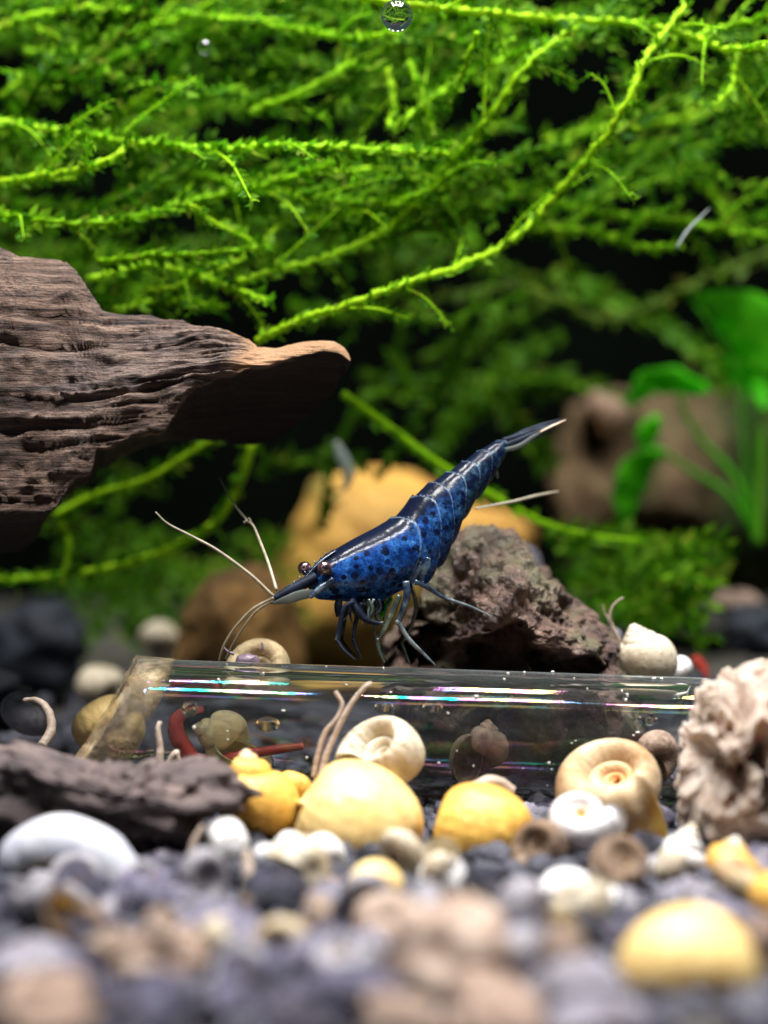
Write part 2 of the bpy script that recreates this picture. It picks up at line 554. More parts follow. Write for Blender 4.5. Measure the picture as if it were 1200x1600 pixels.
# grain: ridges that run along the branch, splits and pits
S = np.stack([xs[:, None] * np.ones(nr), np.arange(nr)[None, :] * np.ones(len(xs))[:, None], np.zeros((len(xs), nr))], -1)
wz = R[..., 2] + 0.06 * np.sin(R[..., 0] * 2.2) + 0.12 * R[..., 0] * 0
gp = np.stack([R[..., 0] * .55, R[..., 1] * 2, wz * 24], -1)
gr = fbm(gp, 4, 21, 0.6)
fine = fbm(np.stack([R[..., 0] * 2.6, R[..., 1] * 6, wz * 44], -1), 3, 5, 0.6)
split = -np.clip(np.abs(fbm(np.stack([R[..., 0] * 0.9, R[..., 1] * 0, wz * 7], -1), 2, 77)) * -9 + 1, 0, 1)
lump = fbm(R * 2.6, 3, 9)
fade = np.clip((548 - xs) / 60, 0, 1)[:, None]
rr = np.arange(nr)
wgt = np.where(rr < nF, np.clip(rr / 6, 0.25, 1) * np.clip((nF - rr) / 5, 0.3, 1), 0.35)[None, :]
smooth_tip = 1 - 0.75 * np.clip((xs - 360) / 60, 0, 1)[:, None]
disp = fade * wgt * smooth_tip * (0.026 * gr + 0.022 * fine + 0.020 * split + 0.07 * lump)
R[..., 1] -= disp
R[..., 2] += 0.35 * disp + 0.008 * fine * fade
m, nt, b, out = nodes('driftwood')
v = coords(nt, (0.8, 2, 15))
f1 = noise(nt, v, 1.6, 9, 0.7, 0.35)
c = ramp(nt, f1, [(0.34, (0.010, 0.006, 0.005)), (0.45, (0.075, 0.042, 0.031)), (0.57, (0.19, 0.12, 0.088)), (0.74, (0.48, 0.34, 0.26))])
v2 = coords(nt, (1, 1, 1))
pale = ramp(nt, noise(nt, v2, 1.3, 3), [(0.45, (0, 0, 0)), (0.7, (1, 1, 1))])
c = mixc(nt, math_n(nt, 'MULTIPLY', pale, 0.3), c, (0.17, 0.155, 0.16))
cr = ramp(nt, noise(nt, coords(nt, (2.2, 4, 9)), 3.2, 7, 0.75), [(0.36, (1, 1, 1)), (0.46, (0, 0, 0))])
c = mixc(nt, math_n(nt, 'MULTIPLY', cr, 0.8), c, (0.012, 0.009, 0.008))
# the worn tip is bare orange-tan wood
sx = nt.nodes.new('ShaderNodeSeparateXYZ')
tc = nt.nodes.new('ShaderNodeTexCoord')
nt.links.new(tc.outputs['Object'], sx.inputs[0])
wa_ = nt.nodes.new('ShaderNodeAttribute'); wa_.attribute_name = 'wear_shade'
ws_ = nt.nodes.new('ShaderNodeSeparateColor'); nt.links.new(wa_.outputs['Color'], ws_.inputs[0])
tipf = math_n(nt, 'ADD', ws_.outputs[0], math_n(nt, 'MULTIPLY', math_n(nt, 'SUBTRACT', noise(nt, v2, 3.0, 4), 0.5), 0.8))
tipf = ramp(nt, tipf, [(0.40, (0, 0, 0)), (0.62, (1, 1, 1))])
c = mixc(nt, math_n(nt, 'MULTIPLY', tipf, 0.85), c, (0.42, 0.235, 0.12))
c = mixc(nt, math_n(nt, 'MULTIPLY', ws_.outputs[1], 0.9), c, (0.018, 0.012, 0.011))          # shade below the overhanging edge, painted into the wood colour
nt.links.new(c, b.inputs['Base Color'])
b.inputs['Roughness'].default_value = 0.75
b.inputs['Specular IOR Level'].default_value = 0.3
bump(nt, b, math_n(nt, 'ADD', noise(nt, coords(nt, (3, 6, 40)), 1.5, 5, 0.7), math_n(nt, 'MULTIPLY', noise(nt, v2, 24, 5, 0.7), 0.9)), 1.0, 0.06)
M['driftwood'] = m
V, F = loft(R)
wear_shade = np.zeros((len(xs), nr, 4), np.float32); wear_shade[..., 3] = 1
wear_shade[:, :nF, 0] = np.clip((xs - 300) / 140, 0, 1)[:, None]
wear_shade[:, nF + 2:nF + nU, 1] = 1  # second channel masks the painted underside shade
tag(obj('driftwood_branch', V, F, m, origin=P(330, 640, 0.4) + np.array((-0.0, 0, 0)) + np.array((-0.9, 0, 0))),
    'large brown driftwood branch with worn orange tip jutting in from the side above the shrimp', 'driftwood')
wc = bpy.data.objects['driftwood_branch'].data.color_attributes.new('wear_shade', 'FLOAT_COLOR', 'POINT')
wc.data.foreach_set('color', wear_shade.ravel())

# ------------------------------------------------------------------ lava rock behind the shrimp
OUT = [(600, 1232), (606, 1120), (608, 1045), (612, 1008), (640, 962), (676, 925), (690, 880), (714, 846), (745, 829), (780, 828), (806, 832), (820, 850), (835, 880), (872, 918), (905, 955), (945, 982), (978, 1015), (990, 1052), (1006, 1120), (1018, 1232), (800, 1245)]
V, F, N = blob(OUT, 1.0, 0.75, 300, 170, 0.75)
big = fbm(V * 2.2, 3, 50)
wo = worley(V * 3.1 + 0.25 * np.stack([fbm(V * 4, 2, 1), fbm(V * 4, 2, 2), fbm(V * 4, 2, 3)], -1), 12)
pit = np.clip((0.40 - wo) / 0.25, 0, 1) * np.clip(0.5 + 1.6 * fbm(V * 1.5 + 9, 2, 61), 0, 1)
w2 = worley(V * 10, 4)
dsp = 0.05 * big - 0.13 * pit + 0.06 * fbm(V * 6, 5, 33, 0.62) + 0.03 * (1 - 2 * np.abs(fbm(V * 2.6, 3, 71))) - 0.16 * np.clip(fbm(V * 3.6 + 5, 3, 19) - 0.38, 0, .6) - 0.03 * np.clip((0.25 - w2) / 0.3, 0, 1) * (fbm(V * 2, 2, 8) > 0)
V = V + N * dsp[:, None]
# the deep hollow under its overhanging face, and the crack half-way up
for (cx, cy, rx_, rz_, dep) in ((640, 1000, 62, 62, 0.75), (790, 1020, 62, 40, 0.45), (720, 1030, 50, 30, .4), (910, 1040, 50, 16, 0.3), (850, 1035, 25, 22, .25)):
    c_ = P(cx, cy, 0.5)
    q = ((V[:, 0] - c_[0]) / (rx_ * U(.5))) ** 2 + ((V[:, 2] - c_[2]) / (rz_ * U(.5))) ** 2
    q += 0.8 * fbm(V * 6, 4, 90)
    k = np.clip(1.25 - q, 0, 1) * (V[:, 1] < 1.0)
    k = k * k * (3 - 2 * k)
    V[:, 1] += dep * k * np.clip((1.1 - V[:, 1]) / 0.5, 0, 1)
m = rocky('lava_rock', [(0.3, (0.016, 0.007, 0.006)), (0.46, (0.075, 0.034, 0.024)), (0.60, (0.155, 0.088, 0.06)), (0.78, (0.36, 0.26, 0.20))], 6.5, 0.38, 26, 0.05, 1.0, spec=0.7,
          patch=((0.12, 0.11, 0.05), 2.0, 0.48, 0.64))
tag(obj('lava_rock', V, F, m), 'dark reddish brown lava rock with deep pits standing behind the shrimp', 'rock')

# ------------------------------------------------------------------ porous pale coral rock (right)
OUT = [(1078, 1312), (1072, 1262), (1070, 1200), (1068, 1150), (1085, 1118), (1098, 1078), (1128, 1052), (1165, 1040), (1230, 1026), (1310, 1060), (1340, 1190), (1320, 1340), (1200, 1345), (1120, 1330)]
V, F, N = blob(OUT, -1.2, 0.55, 260, 150, 0.7)
wa = worley(V * 4.6 + 0.2 * np.stack([fbm(V * 5, 2, 1), fbm(V * 5, 2, 2), fbm(V * 5, 2, 3)], -1), 3)
wb = worley(V * 11, 8)
dsp = 0.05 * fbm(V * 2.5, 3, 2) - 0.16 * np.clip((0.40 - wa) / 0.3, 0, 1) - 0.14 * np.clip((0.40 - worley(V * 8.5, 31)) / 0.22, 0, 1) + 0.06 * (0.5 - wb) + 0.022 * (0.5 - worley(V * 21, 2)) + 0.035 * fbm(V * 7, 3, 5, 0.5)
for (cx, cy, r_) in ((1163, 1100, 20), (1110, 1205, 26), (1150, 1215, 18), (1190, 1165, 18)):
    c_ = P(cx, cy, -1.7)
    q = ((V[:, 0] - c_[0]) ** 2 + (0.5 * (V[:, 2] - c_[2])) ** 2) / (r_ * U(-1.7)) ** 2
    dsp -= 0.25 * np.clip(1.1 - q, 0, 1) * (V[:, 1] < -1.2)
V = V + N * dsp[:, None]
m = rocky('coral_rock', [(0.3, (0.40, 0.29, 0.22)), (0.5, (0.76, 0.60, 0.50)), (0.75, (0.86, 0.77, 0.70))], 6, 0.5, 45, 0.06, 1.0, sss=0.3,
          patch=((0.40, 0.23, 0.12), 3.2, 0.55, 0.72))
tag(obj('coral_rock', V, F, m), 'pale pinkish porous coral rock leaning beside the end of the glass tube', 'rock')

# ------------------------------------------------------------------ foreground wood chunk (left)
OUT = [(-120, 1180), (-30, 1172), (30, 1164), (75, 1178), (120, 1188), (200, 1202), (250, 1194), (300, 1190), (350, 1200), (386, 1224), (396, 1244), (372, 1258), (335, 1275), (312, 1318), (250, 1350), (100, 1355), (-60, 1350), (-130, 1300)]
V, F, N = blob(OUT, -1.45, 0.42, 260, 110, 0.7)
gp = np.stack([V[:, 0] * 1.8 + V[:, 2] * 2, V[:, 1] * 6, V[:, 2] * 10 + V[:, 0] * 2.5], -1)
V = V + N * (0.08 * fbm(gp, 4, 14, 0.65) + 0.06 * fbm(V * 3, 3, 4) + 0.045 * fbm(V * 11, 4, 6, 0.6) - 0.08 * np.clip((0.35 - worley(V * np.array((4, 4, 9)), 7)) / .25, 0, 1))[:, None]
m = rocky('dark_wood', [(0.3, (0.030, 0.022, 0.024)), (0.5, (0.10, 0.072, 0.070)), (0.66, (0.19, 0.135, 0.12)), (0.82, (0.42, 0.29, 0.21))], 2.0, 0.65, 18, 0.03, 0.9, stretch=(1, 2, 3.2))
tag(obj('wood_chunk', V, F, m), 'flat dark purple brown chunk of wood lying before the tube end', 'driftwood')

# ------------------------------------------------------------------ glass tube
AX0, AX1 = P(200, 1131, -0.1), P(1106, 1160, 0.1)
ax = (AX1 - AX0); TL = np.linalg.norm(ax); ax /= TL
ORO, ORI = 0.405, 0.325
side = np.cross(ax, (0, 0, 1.0)); side /= np.linalg.norm(side)          # towards the camera
up = np.cross(side, ax)
if side[1] > 0: side = -side
if up[2] < 0: up = -up
NS = 72
ang = np.linspace(0, 2 * math.pi, NS, endpoint=False)


def tring(s, r, shear=True):
    out_ = []
    for a in ang:
        cu, cs = math.cos(a), math.sin(a)
        off = s
        if shear:
            k = max(0.0, 1 - s / 1.2)
            off = s + k * (-0.20 * (1 - cu) + 0.035 * cs + 0.06)
        out_.append(AX0 + ax * off + up * cu * r + side * cs * r)
    return np.array(out_)


stn = np.concatenate([np.linspace(0, 1.2, 10), np.linspace(1.4, TL, 14)])
rings = [tring(s, ORO) for s in stn] + [tring(TL, ORO - 0.02)] + [tring(TL, ORI)] + [tring(s, ORI) for s in stn[::-1]]
rings = np.array(rings)
V, F = loft(rings, True, False)
n_, m_ = rings.shape[:2]
F += [((n_ - 1) * m_ + j, (n_ - 1) * m_ + (j + 1) % m_, (j + 1) % m_, j) for j in range(m_)]
m, nt, b, out = nodes('tube_glass')
b.inputs['Base Color'].default_value = (0.97, 0.985, 0.985, 1)
b.inputs['Roughness'].default_value = 0.02
b.inputs['Transmission Weight'].default_value = 1.0
b.inputs['IOR'].default_value = 1.17
tf_ = math_n(nt, 'ADD', math_n(nt, 'MULTIPLY', noise(nt, coords(nt, (1.6, .4, .4)), 1.3, 2), 900.0), 60.0)
nt.links.new(tf_, b.inputs['Thin Film Thickness'])
b.inputs['Thin Film IOR'].default_value = 1.27
lw = nt.nodes.new('ShaderNodeLayerWeight'); lw.inputs[0].default_value = 0.25
df = nt.nodes.new('ShaderNodeBsdfDiffuse'); df.inputs[0].default_value = (0.62, 0.68, 0.72, 1)         # film of slime; its paler grazing edge paints in the glass's bright reflection
fm = math_n(nt, 'ADD', math_n(nt, 'MULTIPLY', math_n(nt, 'POWER', lw.outputs['Facing'], 3.0), 0.24), math_n(nt, 'MULTIPLY', ramp(nt, noise(nt, coords(nt, (1, 4, 4)), 3.0, 6, 0.7), [(0.4, (0.15, 0.15, 0.15)), (0.75, (1, 1, 1))]), 0.022))
mx = nt.nodes.new('ShaderNodeMixShader')
nt.links.new(fm, mx.inputs[0]); nt.links.new(b.outputs[0], mx.inputs[1]); nt.links.new(df.outputs[0], mx.inputs[2]); nt.links.new(mx.outputs[0], out.inputs[0])
M['glass'] = m
gt = thing('glass_tube', AX0 - np.array((0, 0, ORO)), 'clear glass tube lying on the gravel under the shrimp', 'tube')
obj('tube_wall', V, F, m, gt)
# algae-coated cut end
Vr = []
for s, r in ((0, ORI - 0.012), (0, ORO + 0.012), (0.12, ORO + 0.012), (0.22, ORO + 0.003)):
    rg = tring(s, r)
    Vr.append(rg - ax * (0.02 if s == 0 else 0))
Vr.append(tring(0.03, ORI - 0.02))
Vr = np.array(Vr)
Vr = Vr + 0.012 * np.stack([fbm(Vr * 9, 3, 3), fbm(Vr * 9, 3, 13), fbm(Vr * 9, 3, 23)], -1)
V, F = loft(Vr, True, False)
k_ = Vr.shape[0]
F += [((k_ - 1) * NS + j, (k_ - 1) * NS + (j + 1) % NS, (j + 1) % NS, j) for j in range(NS)]
m, nt, b, out = nodes('algae_film')
v = coords(nt)
c = ramp(nt, noise(nt, v, 7, 5, 0.65), [(0.3, (0.18, 0.10, 0.045)), (0.5, (0.50, 0.36, 0.19)), (0.72, (0.74, 0.62, 0.42))])
nt.links.new(c, b.inputs['Base Color'])
b.inputs['Roughness'].default_value = 0.6
tr = nt.nodes.new('ShaderNodeBsdfTransparent')
mx = nt.nodes.new('ShaderNodeMixShader')
nt.links.new(ramp(nt, noise(nt, v, 5, 4), [(0.42, (0.10, 0.10, 0.10)), (0.68, (0.65, 0.65, 0.65))]), mx.inputs[0])
nt.links.new(tr.outputs[0], mx.inputs[1]); nt.links.new(b.outputs[0], mx.inputs[2]); nt.links.new(mx.outputs[0], out.inputs[0])
bump(nt, b, noise(nt, v, 30, 4), 0.6, 0.02)
o = obj('tube_rim', V, F, m, gt)
o['label'] = 'algae coated cut rim of the tube'


# ------------------------------------------------------------------ the shrimp
def shrimp():
    SH = thing('shrimp', P(600, 1036, 0.1), 'dark blue spotted dwarf shrimp standing head down on the glass tube', 'shrimp')
    hd = np.array((-0.90, -0.42, 0))                      # head turned a little to the camera
    lat = np.array((0.42, -0.90, 0))                     # its side that faces the camera
    # stations: top px, bottom px, half width, centre depth, kind
    st = [((487, 897), (483, 912), .030, -.10), ((492, 886), (486, 926), .075, -.09), ((500, 877), (495, 935), .105, -.07), ((528, 858), (526, 938), .150, -.02),
          ((560, 840), (560, 942), .180, .03), ((590, 825), (594, 938), .192, .08), ((610, 813), (626, 921), .192, .11), ((619, 805), (646, 918), .192, .13),
          ((632, 791), (663, 912), .186, .15), ((652, 769), (684, 889), .178, .19), ((675, 752), (702, 859), .166, .23), ((700, 737), (717, 822), .145, .28),
          ((728, 718), (740, 785), .118, .33), ((752, 701), (764, 757), .094, .38), ((773, 690), (783, 722), .064, .42), ((788, 685), (793, 706), .042, .46)]
    A = np.array([[*t, *b_, w_, y_] for t, b_, w_, y_ in st], float)
    n = 420
    cum = np.concatenate([[0], np.cumsum(np.linalg.norm(np.diff((A[:, :2] + A[:, 2:4]) / 2, axis=0), axis=1))])
    s = np.linspace(0, cum[-1], n)
    B = np.stack([np.interp(s, cum, A[:, k]) for k in range(6)], 1)
    for k in list(range(6)) * 6:                         # soften the station corners
        ker = np.array([1, 2, 3, 2, 1]) / 9
        B[2:-2, k] = np.convolve(B[:, k], ker, 'valid')
    cx = (B[:, 0] + B[:, 2]) / 2
    # hind margins of the carapace and the six tail segments
    marg = np.interp([634, 668, 690, 712, 735, 757, 786], cx, s)
    mm = 44
    a = np.linspace(0, 2 * math.pi, mm, endpoint=False)
    Rg = np.zeros((n, mm, 3)); at = np.zeros((n, mm, 3))
    for i in range(n):
        T, Bt = P(B[i, 0], B[i, 1], B[i, 5]), P(B[i, 2], B[i, 3], B[i, 5])
        cc = (T + Bt) / 2; u = (T - Bt) / 2
        for j in range(mm):
            ca, sa = math.cos(a[j]), math.sin(a[j])
            low = max(0, -ca)
            sk = s[i] - 13 * math.cos(2.2 * (a[j] if a[j] < math.pi else 2 * math.pi - a[j]) - 2.4) * (1 if abs(s[i] - marg[0]) < 60 else 0.6)
            ph = 1.0
            idx = int(np.searchsorted(marg, sk))
            lo = marg[idx - 1] if idx > 0 else sk - 60
            hi = marg[idx] if idx < len(marg) else s[-1] + 20
            fr = (sk - lo) / max(hi - lo, 1e-6)
            ph = (0.94 + 0.085 * np.clip(fr, 0, 1) ** 1.6) * (1 + 0.13 * low ** 3 * (math.sin(math.pi * float(np.clip(fr, 0, 1))) - .5) * (1 if 0 < idx < 6 else 0))
            if idx == 0: ph = 1.0 + 0.025 * np.clip((sk - lo - 40) / 20, 0, 1)
            wd = B[i, 4] * (1 - 0.28 * low ** 2) * (1 - 0.10 * max(0, ca) ** 3)
            sg = 1 if sa >= 0 else -1
            Rg[i, j] = cc + u * ca * ph + lat * (sg * abs(sa) ** 0.85) * wd * ph
            at[i, j] = ((1 + ca) / 2, s[i] / s[-1], np.clip(fr, 0, 1))
    Rg += 0.004 * fbm(Rg * 14, 3, 2)[..., None]
    V, F = loft(Rg)
    m, nt, b, out = nodes('shrimp_shell')
    al = nt.nodes.new('ShaderNodeAttribute'); al.attribute_name = 'body'
    sp = nt.nodes.new('ShaderNodeSeparateColor'); nt.links.new(al.outputs['Color'], sp.inputs[0])
    dors, leng, cara = sp.outputs[0], sp.outputs[1], sp.outputs[2]
    v = coords(nt)
    n1 = noise(nt, v, 11, 6, 0.68)
    blue = ramp(nt, n1, [(0.34, (0.002, 0.007, 0.04)), (0.48, (0.006, 0.042, 0.20)), (0.62, (0.025, 0.12, 0.36)), (0.78, (0.16, 0.36, 0.56))])
    tail = ramp(nt, n1, [(0.40, (0.002, 0.005, 0.010)), (0.52, (0.012, 0.036, 0.07)), (0.66, (0.06, 0.12, 0.15)), (0.80, (0.22, 0.28, 0.26))])
    c = mixc(nt, ramp(nt, leng, [(0.45, (0, 0, 0)), (0.75, (1, 1, 1))]), blue, tail)
    vo = nt.nodes.new('ShaderNodeTexVoronoi'); vo.inputs['Scale'].default_value = 17.0
    wob = nt.nodes.new('ShaderNodeVectorMath'); wob.operation = 'MULTIPLY'
    wob.inputs[1].default_value = (1, 1, 1)
    nt.links.new(v, wob.inputs[0]); nt.links.new(wob.outputs[0], vo.inputs['Vector'])
    spot = ramp(nt, vo.outputs['Distance'], [(0.40, (1, 1, 1)), (0.46, (0, 0, 0))])
    spot = mixc(nt, leng, spot, ramp(nt, noise(nt, v, 17, 2, 0.5), [(0.50, (0, 0, 0)), (0.56, (1, 1, 1))]))
    c = mixc(nt, spot, c, (0.002, 0.004, 0.02))
    fs1 = ramp(nt, noise(nt, v, 70, 3, 0.6), [(0.40, (1, 1, 1)), (0.5, (0, 0, 0))])
    c = mixc(nt, math_n(nt, 'MULTIPLY', fs1, 0.55), c, (0.003, 0.008, 0.03))
    wav = math_n(nt, 'ADD', dors, math_n(nt, 'MULTIPLY', math_n(nt, 'SUBTRACT', n1, 0.5), 0.10))
    c = mixc(nt, ramp(nt, wav, [(0.80, (0, 0, 0)), (0.86, (1, 1, 1))]), c, (0.003, 0.005, 0.016))       # black line along the back
    c = mixc(nt, math_n(nt, 'MULTIPLY', ramp(nt, cara, [(0.90, (0, 0, 0)), (0.95, (1, 1, 1)), (0.985, (0.2, 0.2, 0.2))]), 0.35), c, (0.20, 0.30, 0.42))
    nt.links.new(c, b.inputs['Base Color'])
    b.inputs['Roughness'].default_value = 0.45
    b.inputs['Specular IOR Level'].default_value = 0.02
    b.inputs['Specular Tint'].default_value = (0.75, 0.85, 1, 1)
    b.inputs['Subsurface Weight'].default_value = 0.3
    b.inputs['Subsurface Radius'].default_value = (0.03, 0.05, 0.09)
    b.inputs['Coat Weight'].default_value = 0.24
    b.inputs['Coat Roughness'].default_value = 0.16
    bn = bump(nt, b, math_n(nt, 'ADD', noise(nt, v, 42, 4, 0.65), math_n(nt, 'MULTIPLY', noise(nt, v, 9, 2), 1.5)), 0.42, 0.010)
    bc = nt.nodes.new('ShaderNodeBump'); bc.inputs['Strength'].default_value = 0.12; bc.inputs['Distance'].default_value = 0.01
    nt.links.new(noise(nt, v, 24, 3), bc.inputs['Height'])
    nt.links.new(bc.outputs[0], b.inputs['Coat Normal'])
    body = obj('body', V, F, m, SH)
    ca_ = body.data.color_attributes.new('body', 'FLOAT_COLOR', 'POINT')
    flat = np.concatenate([at.reshape(-1, 3), np.ones((n * mm, 1))], 1).astype(np.float32)
    ca_.data.foreach_set('color', flat.ravel())

    dark = rocky('shrimp_dark', [(0.35, (0.003, 0.005, 0.012)), (0.6, (0.008, 0.014, 0.03)), (0.78, (0.08, 0.10, 0.10))], 14, 0.55, 60, 0.005, 0.4, spec=0.12)
    blu = rocky('shrimp_limb', [(0.38, (0.003, 0.008, 0.025)), (0.53, (0.016, 0.04, 0.08)), (0.72, (0.13, 0.18, 0.22))], 13, 0.25, 60, 0.005, 0.4, spec=0.7)
    olive = rocky('shrimp_olive', [(0.3, (0.02, 0.03, 0.03)), (0.53, (0.05, 0.07, 0.05)), (0.72, (0.22, 0.25, 0.18))], 13, 0.25, 60, 0.005, 0.4, spec=0.7)
    grey = rocky('shrimp_grey', [(0.3, (0.03, 0.04, 0.05)), (0.5, (0.10, 0.13, 0.15)), (0.7, (0.26, 0.29, 0.30))], 14, 0.25, 60, 0.005, 0.4, spec=0.7)
    pale = rocky('shrimp_pale', [(0.3, (0.20, 0.17, 0.12)), (0.7, (0.42, 0.37, 0.27))], 15, 0.4, 60, 0.004, 0.3)
    clear, nt, b, out = nodes('shrimp_clear')
    b.inputs['Base Color'].default_value = (0.16, 0.18, 0.17, 1)
    b.inputs['Specular IOR Level'].default_value = 0.3
    b.inputs['Roughness'].default_value = 0.35
    b.inputs['Transmission Weight'].default_value = 0.55
    b.inputs['IOR'].default_value = 1.12
    eyem, nt, b, out = nodes('shrimp_eye')
    lw = nt.nodes.new('ShaderNodeLayerWeight'); lw.inputs[0].default_value = 0.35
    c = ramp(nt, noise(nt, coords(nt), 18, 3), [(0.35, (0.012, 0.006, 0.010)), (0.7, (0.10, 0.045, 0.05))])
    nt.links.new(c, b.inputs['Base Color'])
    b.inputs['Roughness'].default_value = 0.12
    b.inputs['Coat Weight'].default_value = 1.0

    def limb(name, pts, rad, mat, y0, y1, parent=SH, n_=30, seg=8, flat=1.0):
        k = len(pts)
        q = [P(x, y, y0 + (y1 - y0) * i / (k - 1)) for i, (x, y) in enumerate(pts)]
        v_, f_ = tube(spline(q, n_), [r * 0.004 for r in rad], seg, True, flat)
        return obj(name, v_, f_, mat, parent)

    # eyes on short stalks
    for (ex, ey, r, y, bx_, by_) in ((507, 888, 11.5, -.215, 516, 894), (476, 888, 11, .02, 489, 896)):
        c_ = P(ex, ey, y)
        e = obj('eye', *sphere(c_, r * 0.004, 24, 16), eyem, SH)
        limb('eye_stalk', [(bx_, by_), (ex + 2, ey + 2)], [7, 9], blu, y + 0.03, y, e, 8)
        pu = obj('eye_ring', *tube(np.array([c_ + 0.0462 * (0.26 * np.cross((0, 0, 1), (0.2, -1, 0)) / 1.02 * math.cos(t) + 0.26 * np.array((0, 0, 1)) * math.sin(t)) + 0.0455 * np.array((-0.1, -0.93, 0.12)) for t in np.linspace(0, 2 * math.pi, 20)]), 0.0035, 6), rocky('eye_ring', [(0.3, (0.10, 0.06, 0.07)), (0.7, (0.25, 0.17, 0.18))], 20, 0.4), e)
    # rostrum: a toothed blade between the eyes
    ro = spline([P(523, 861, -.05), P(500, 877, -.10), P(478, 900, -.15), P(455, 921, -.19)], 26)
    v_, f_ = tube(ro, [.030, .022, .014, .002], 8, True, 0.4)
    tee = [(v_, f_)]
    for k in range(4, 24, 3):
        tee.append(tube(np.array([ro[k], ro[k] + np.array((-0.018, 0, 0.026))]), [0.007, 0.0008], 5))
    obj('rostrum', *join(tee), blu, SH)
    # antennule stalks (black) and the clear antennal scales below
    for y0, y1 in ((-.16, -.24), (-.02, -.12)):
        limb('antennule', [(494, 902), (472, 913), (450, 924), (429, 935)], [9, 9, 8, 5], dark, y0, y1)
    for y0, y1, dx in ((-.19, -.27, 0), (0.0, -.10, -6)):
        c_ = [P(494 + dx, 926, y0), P(470 + dx, 930, (y0 + y1) / 2), P(445 + dx, 938, y1), P(424 + dx, 943, y1)]
        v_, f_ = tube(spline(c_, 20), [.004, .007, .007, .005, .001], 12, True, 4.5)
        obj('antennal_scale', v_, f_, clear, SH)
    limb('antennal_spine', [(520, 905), (500, 920), (484, 934)], [5, 6, 3], blu, -.2, -.25)
    # flagella
    ante = [([(428, 932), (420, 925), (390, 897), (340, 860), (300, 838), (262, 818), (243, 800)], [2.7, 2.5, 2.2, 1.8, 1.0], -.24, -.30, 'antenna'),
            ([(432, 922), (420, 882), (408, 850), (396, 822), (386, 813), (364, 785), (342, 745)], [3.0, 2.7, 2.2, 1.6, .7], -.22, .65, 'antenna'),
            ([(428, 934), (395, 952), (368, 980), (350, 1008), (342, 1032)], [2.7, 2.4, 2.0, 1.5], -.25, -.1, 'antenna'),
            ([(426, 938), (400, 956), (378, 984), (362, 1010), (352, 1030)], [2.0, 1.8, 1.6, 1.0], -.12, .1, 'antenna'),
            ([(742, 795), (800, 784), (840, 774), (872, 768)], [2.0, 2.6, 2.6, 1.6], .6, .9, 'antenna')]
    for pts, rad, y0, y1, nm in ante:
        limb(nm, pts, rad, pale, y0, y1, SH, 60, 6)
    o = obj('antenna_knot', *join([sphere(P(385 + dx, 814 + dy, .33), 0.010, 8, 6) for dx, dy in ((0, 0), (4, -3), (6, 0), (-3, 2))]), pale, SH)
    # mouthparts
    for k, (pts, y) in enumerate((([(548, 936), (556, 950), (572, 968), (596, 975)], -.12), ([(560, 938), (570, 958), (586, 974), (602, 972)], .0), ([(530, 936), (528, 950), (527, 964)], -.1), ([(575, 938), (580, 955), (570, 972)], -.05), ([(590, 936), (588, 956), (596, 978)], .02))):
        limb('maxilliped', pts, [5, 6.5, 5, 2], dark if k in (0, 2) else olive, y, y, SH, 16)
    for k in range(12):
        x0, y0 = RNG.uniform(545, 612), 940
        x1, y1 = x0 + RNG.uniform(-16, 10), y0 + RNG.uniform(22, 44)
        yy = RNG.uniform(-.12, .16)
        limb('maxilliped', [(x0, y0 - 4), ((x0 + x1) / 2 + RNG.uniform(-7, 7), (y0 + y1) / 2), (x1, y1)], [2.6, 2.4, .6], (dark, olive, grey)[k % 3], yy, yy - .03, SH, 12, 6)
    # walking legs: each a chain of joints with small claws
    legs = [([(552, 940), (538, 950), (532, 972), (526, 1000)], [(526, 1000), (537, 1016), (556, 1032)], dark, -.16, -.24, 6.0),
            ([(566, 942), (560, 958), (554, 980), (552, 1000)], [(552, 1000), (558, 1015), (566, 1030)], dark, -.10, -.10, 5.5),
            ([(545, 942), (540, 960), (536, 985), (534, 1000)], [(534, 1000), (545, 1015), (560, 1028)], dark, .16, .12, 5.0),
            ([(624, 930), (612, 960), (600, 985), (590, 1000)], [(590, 1000), (593, 1018), (601, 1036)], olive, -.08, -.10, 7.0),
            ([(602, 936), (592, 960), (586, 985), (590, 1003)], [(590, 1003), (598, 1020), (604, 1034)], olive, .20, .16, 5.0),
            ([(634, 908), (636, 930), (630, 952), (622, 972)], [(622, 972), (638, 998), (660, 1020), (681, 1040)], blu, -.10, -.06, 8.5),
            ([(648, 908), (668, 918), (690, 932), (706, 938)], [(706, 938), (735, 948), (770, 964)], blu, -.05, .16, 5.5),
            ([(640, 912), (650, 945), (642, 980), (628, 1005)], [(628, 1005), (634, 1022), (640, 1036)], olive, .26, .22, 5.0)]
    for upx, lopx, mat, y0, y1, r in legs:
        lg = limb('leg', upx, [r * .62, r * .70, r * .58, r * .46], mat, y0, (y0 + y1) / 2, SH, 24)
        jx, jy = lopx[0]
        q = [P(x, yv, (y0 + y1) / 2 + (y1 - y0) / 2 * i / (len(lopx) - 1)) for i, (x, yv) in enumerate(lopx)]
        v_, f_ = tube(spline(q, 20), [r * .0019, r * .0018, r * .0014, r * .0006], 8)
        kn = sphere(P(jx, jy, (y0 + y1) / 2), r * 0.0023, 10, 8)
        obj('lower_leg', *join([(v_, f_), kn]), dark if mat is dark else grey if mat is blu else mat, lg)
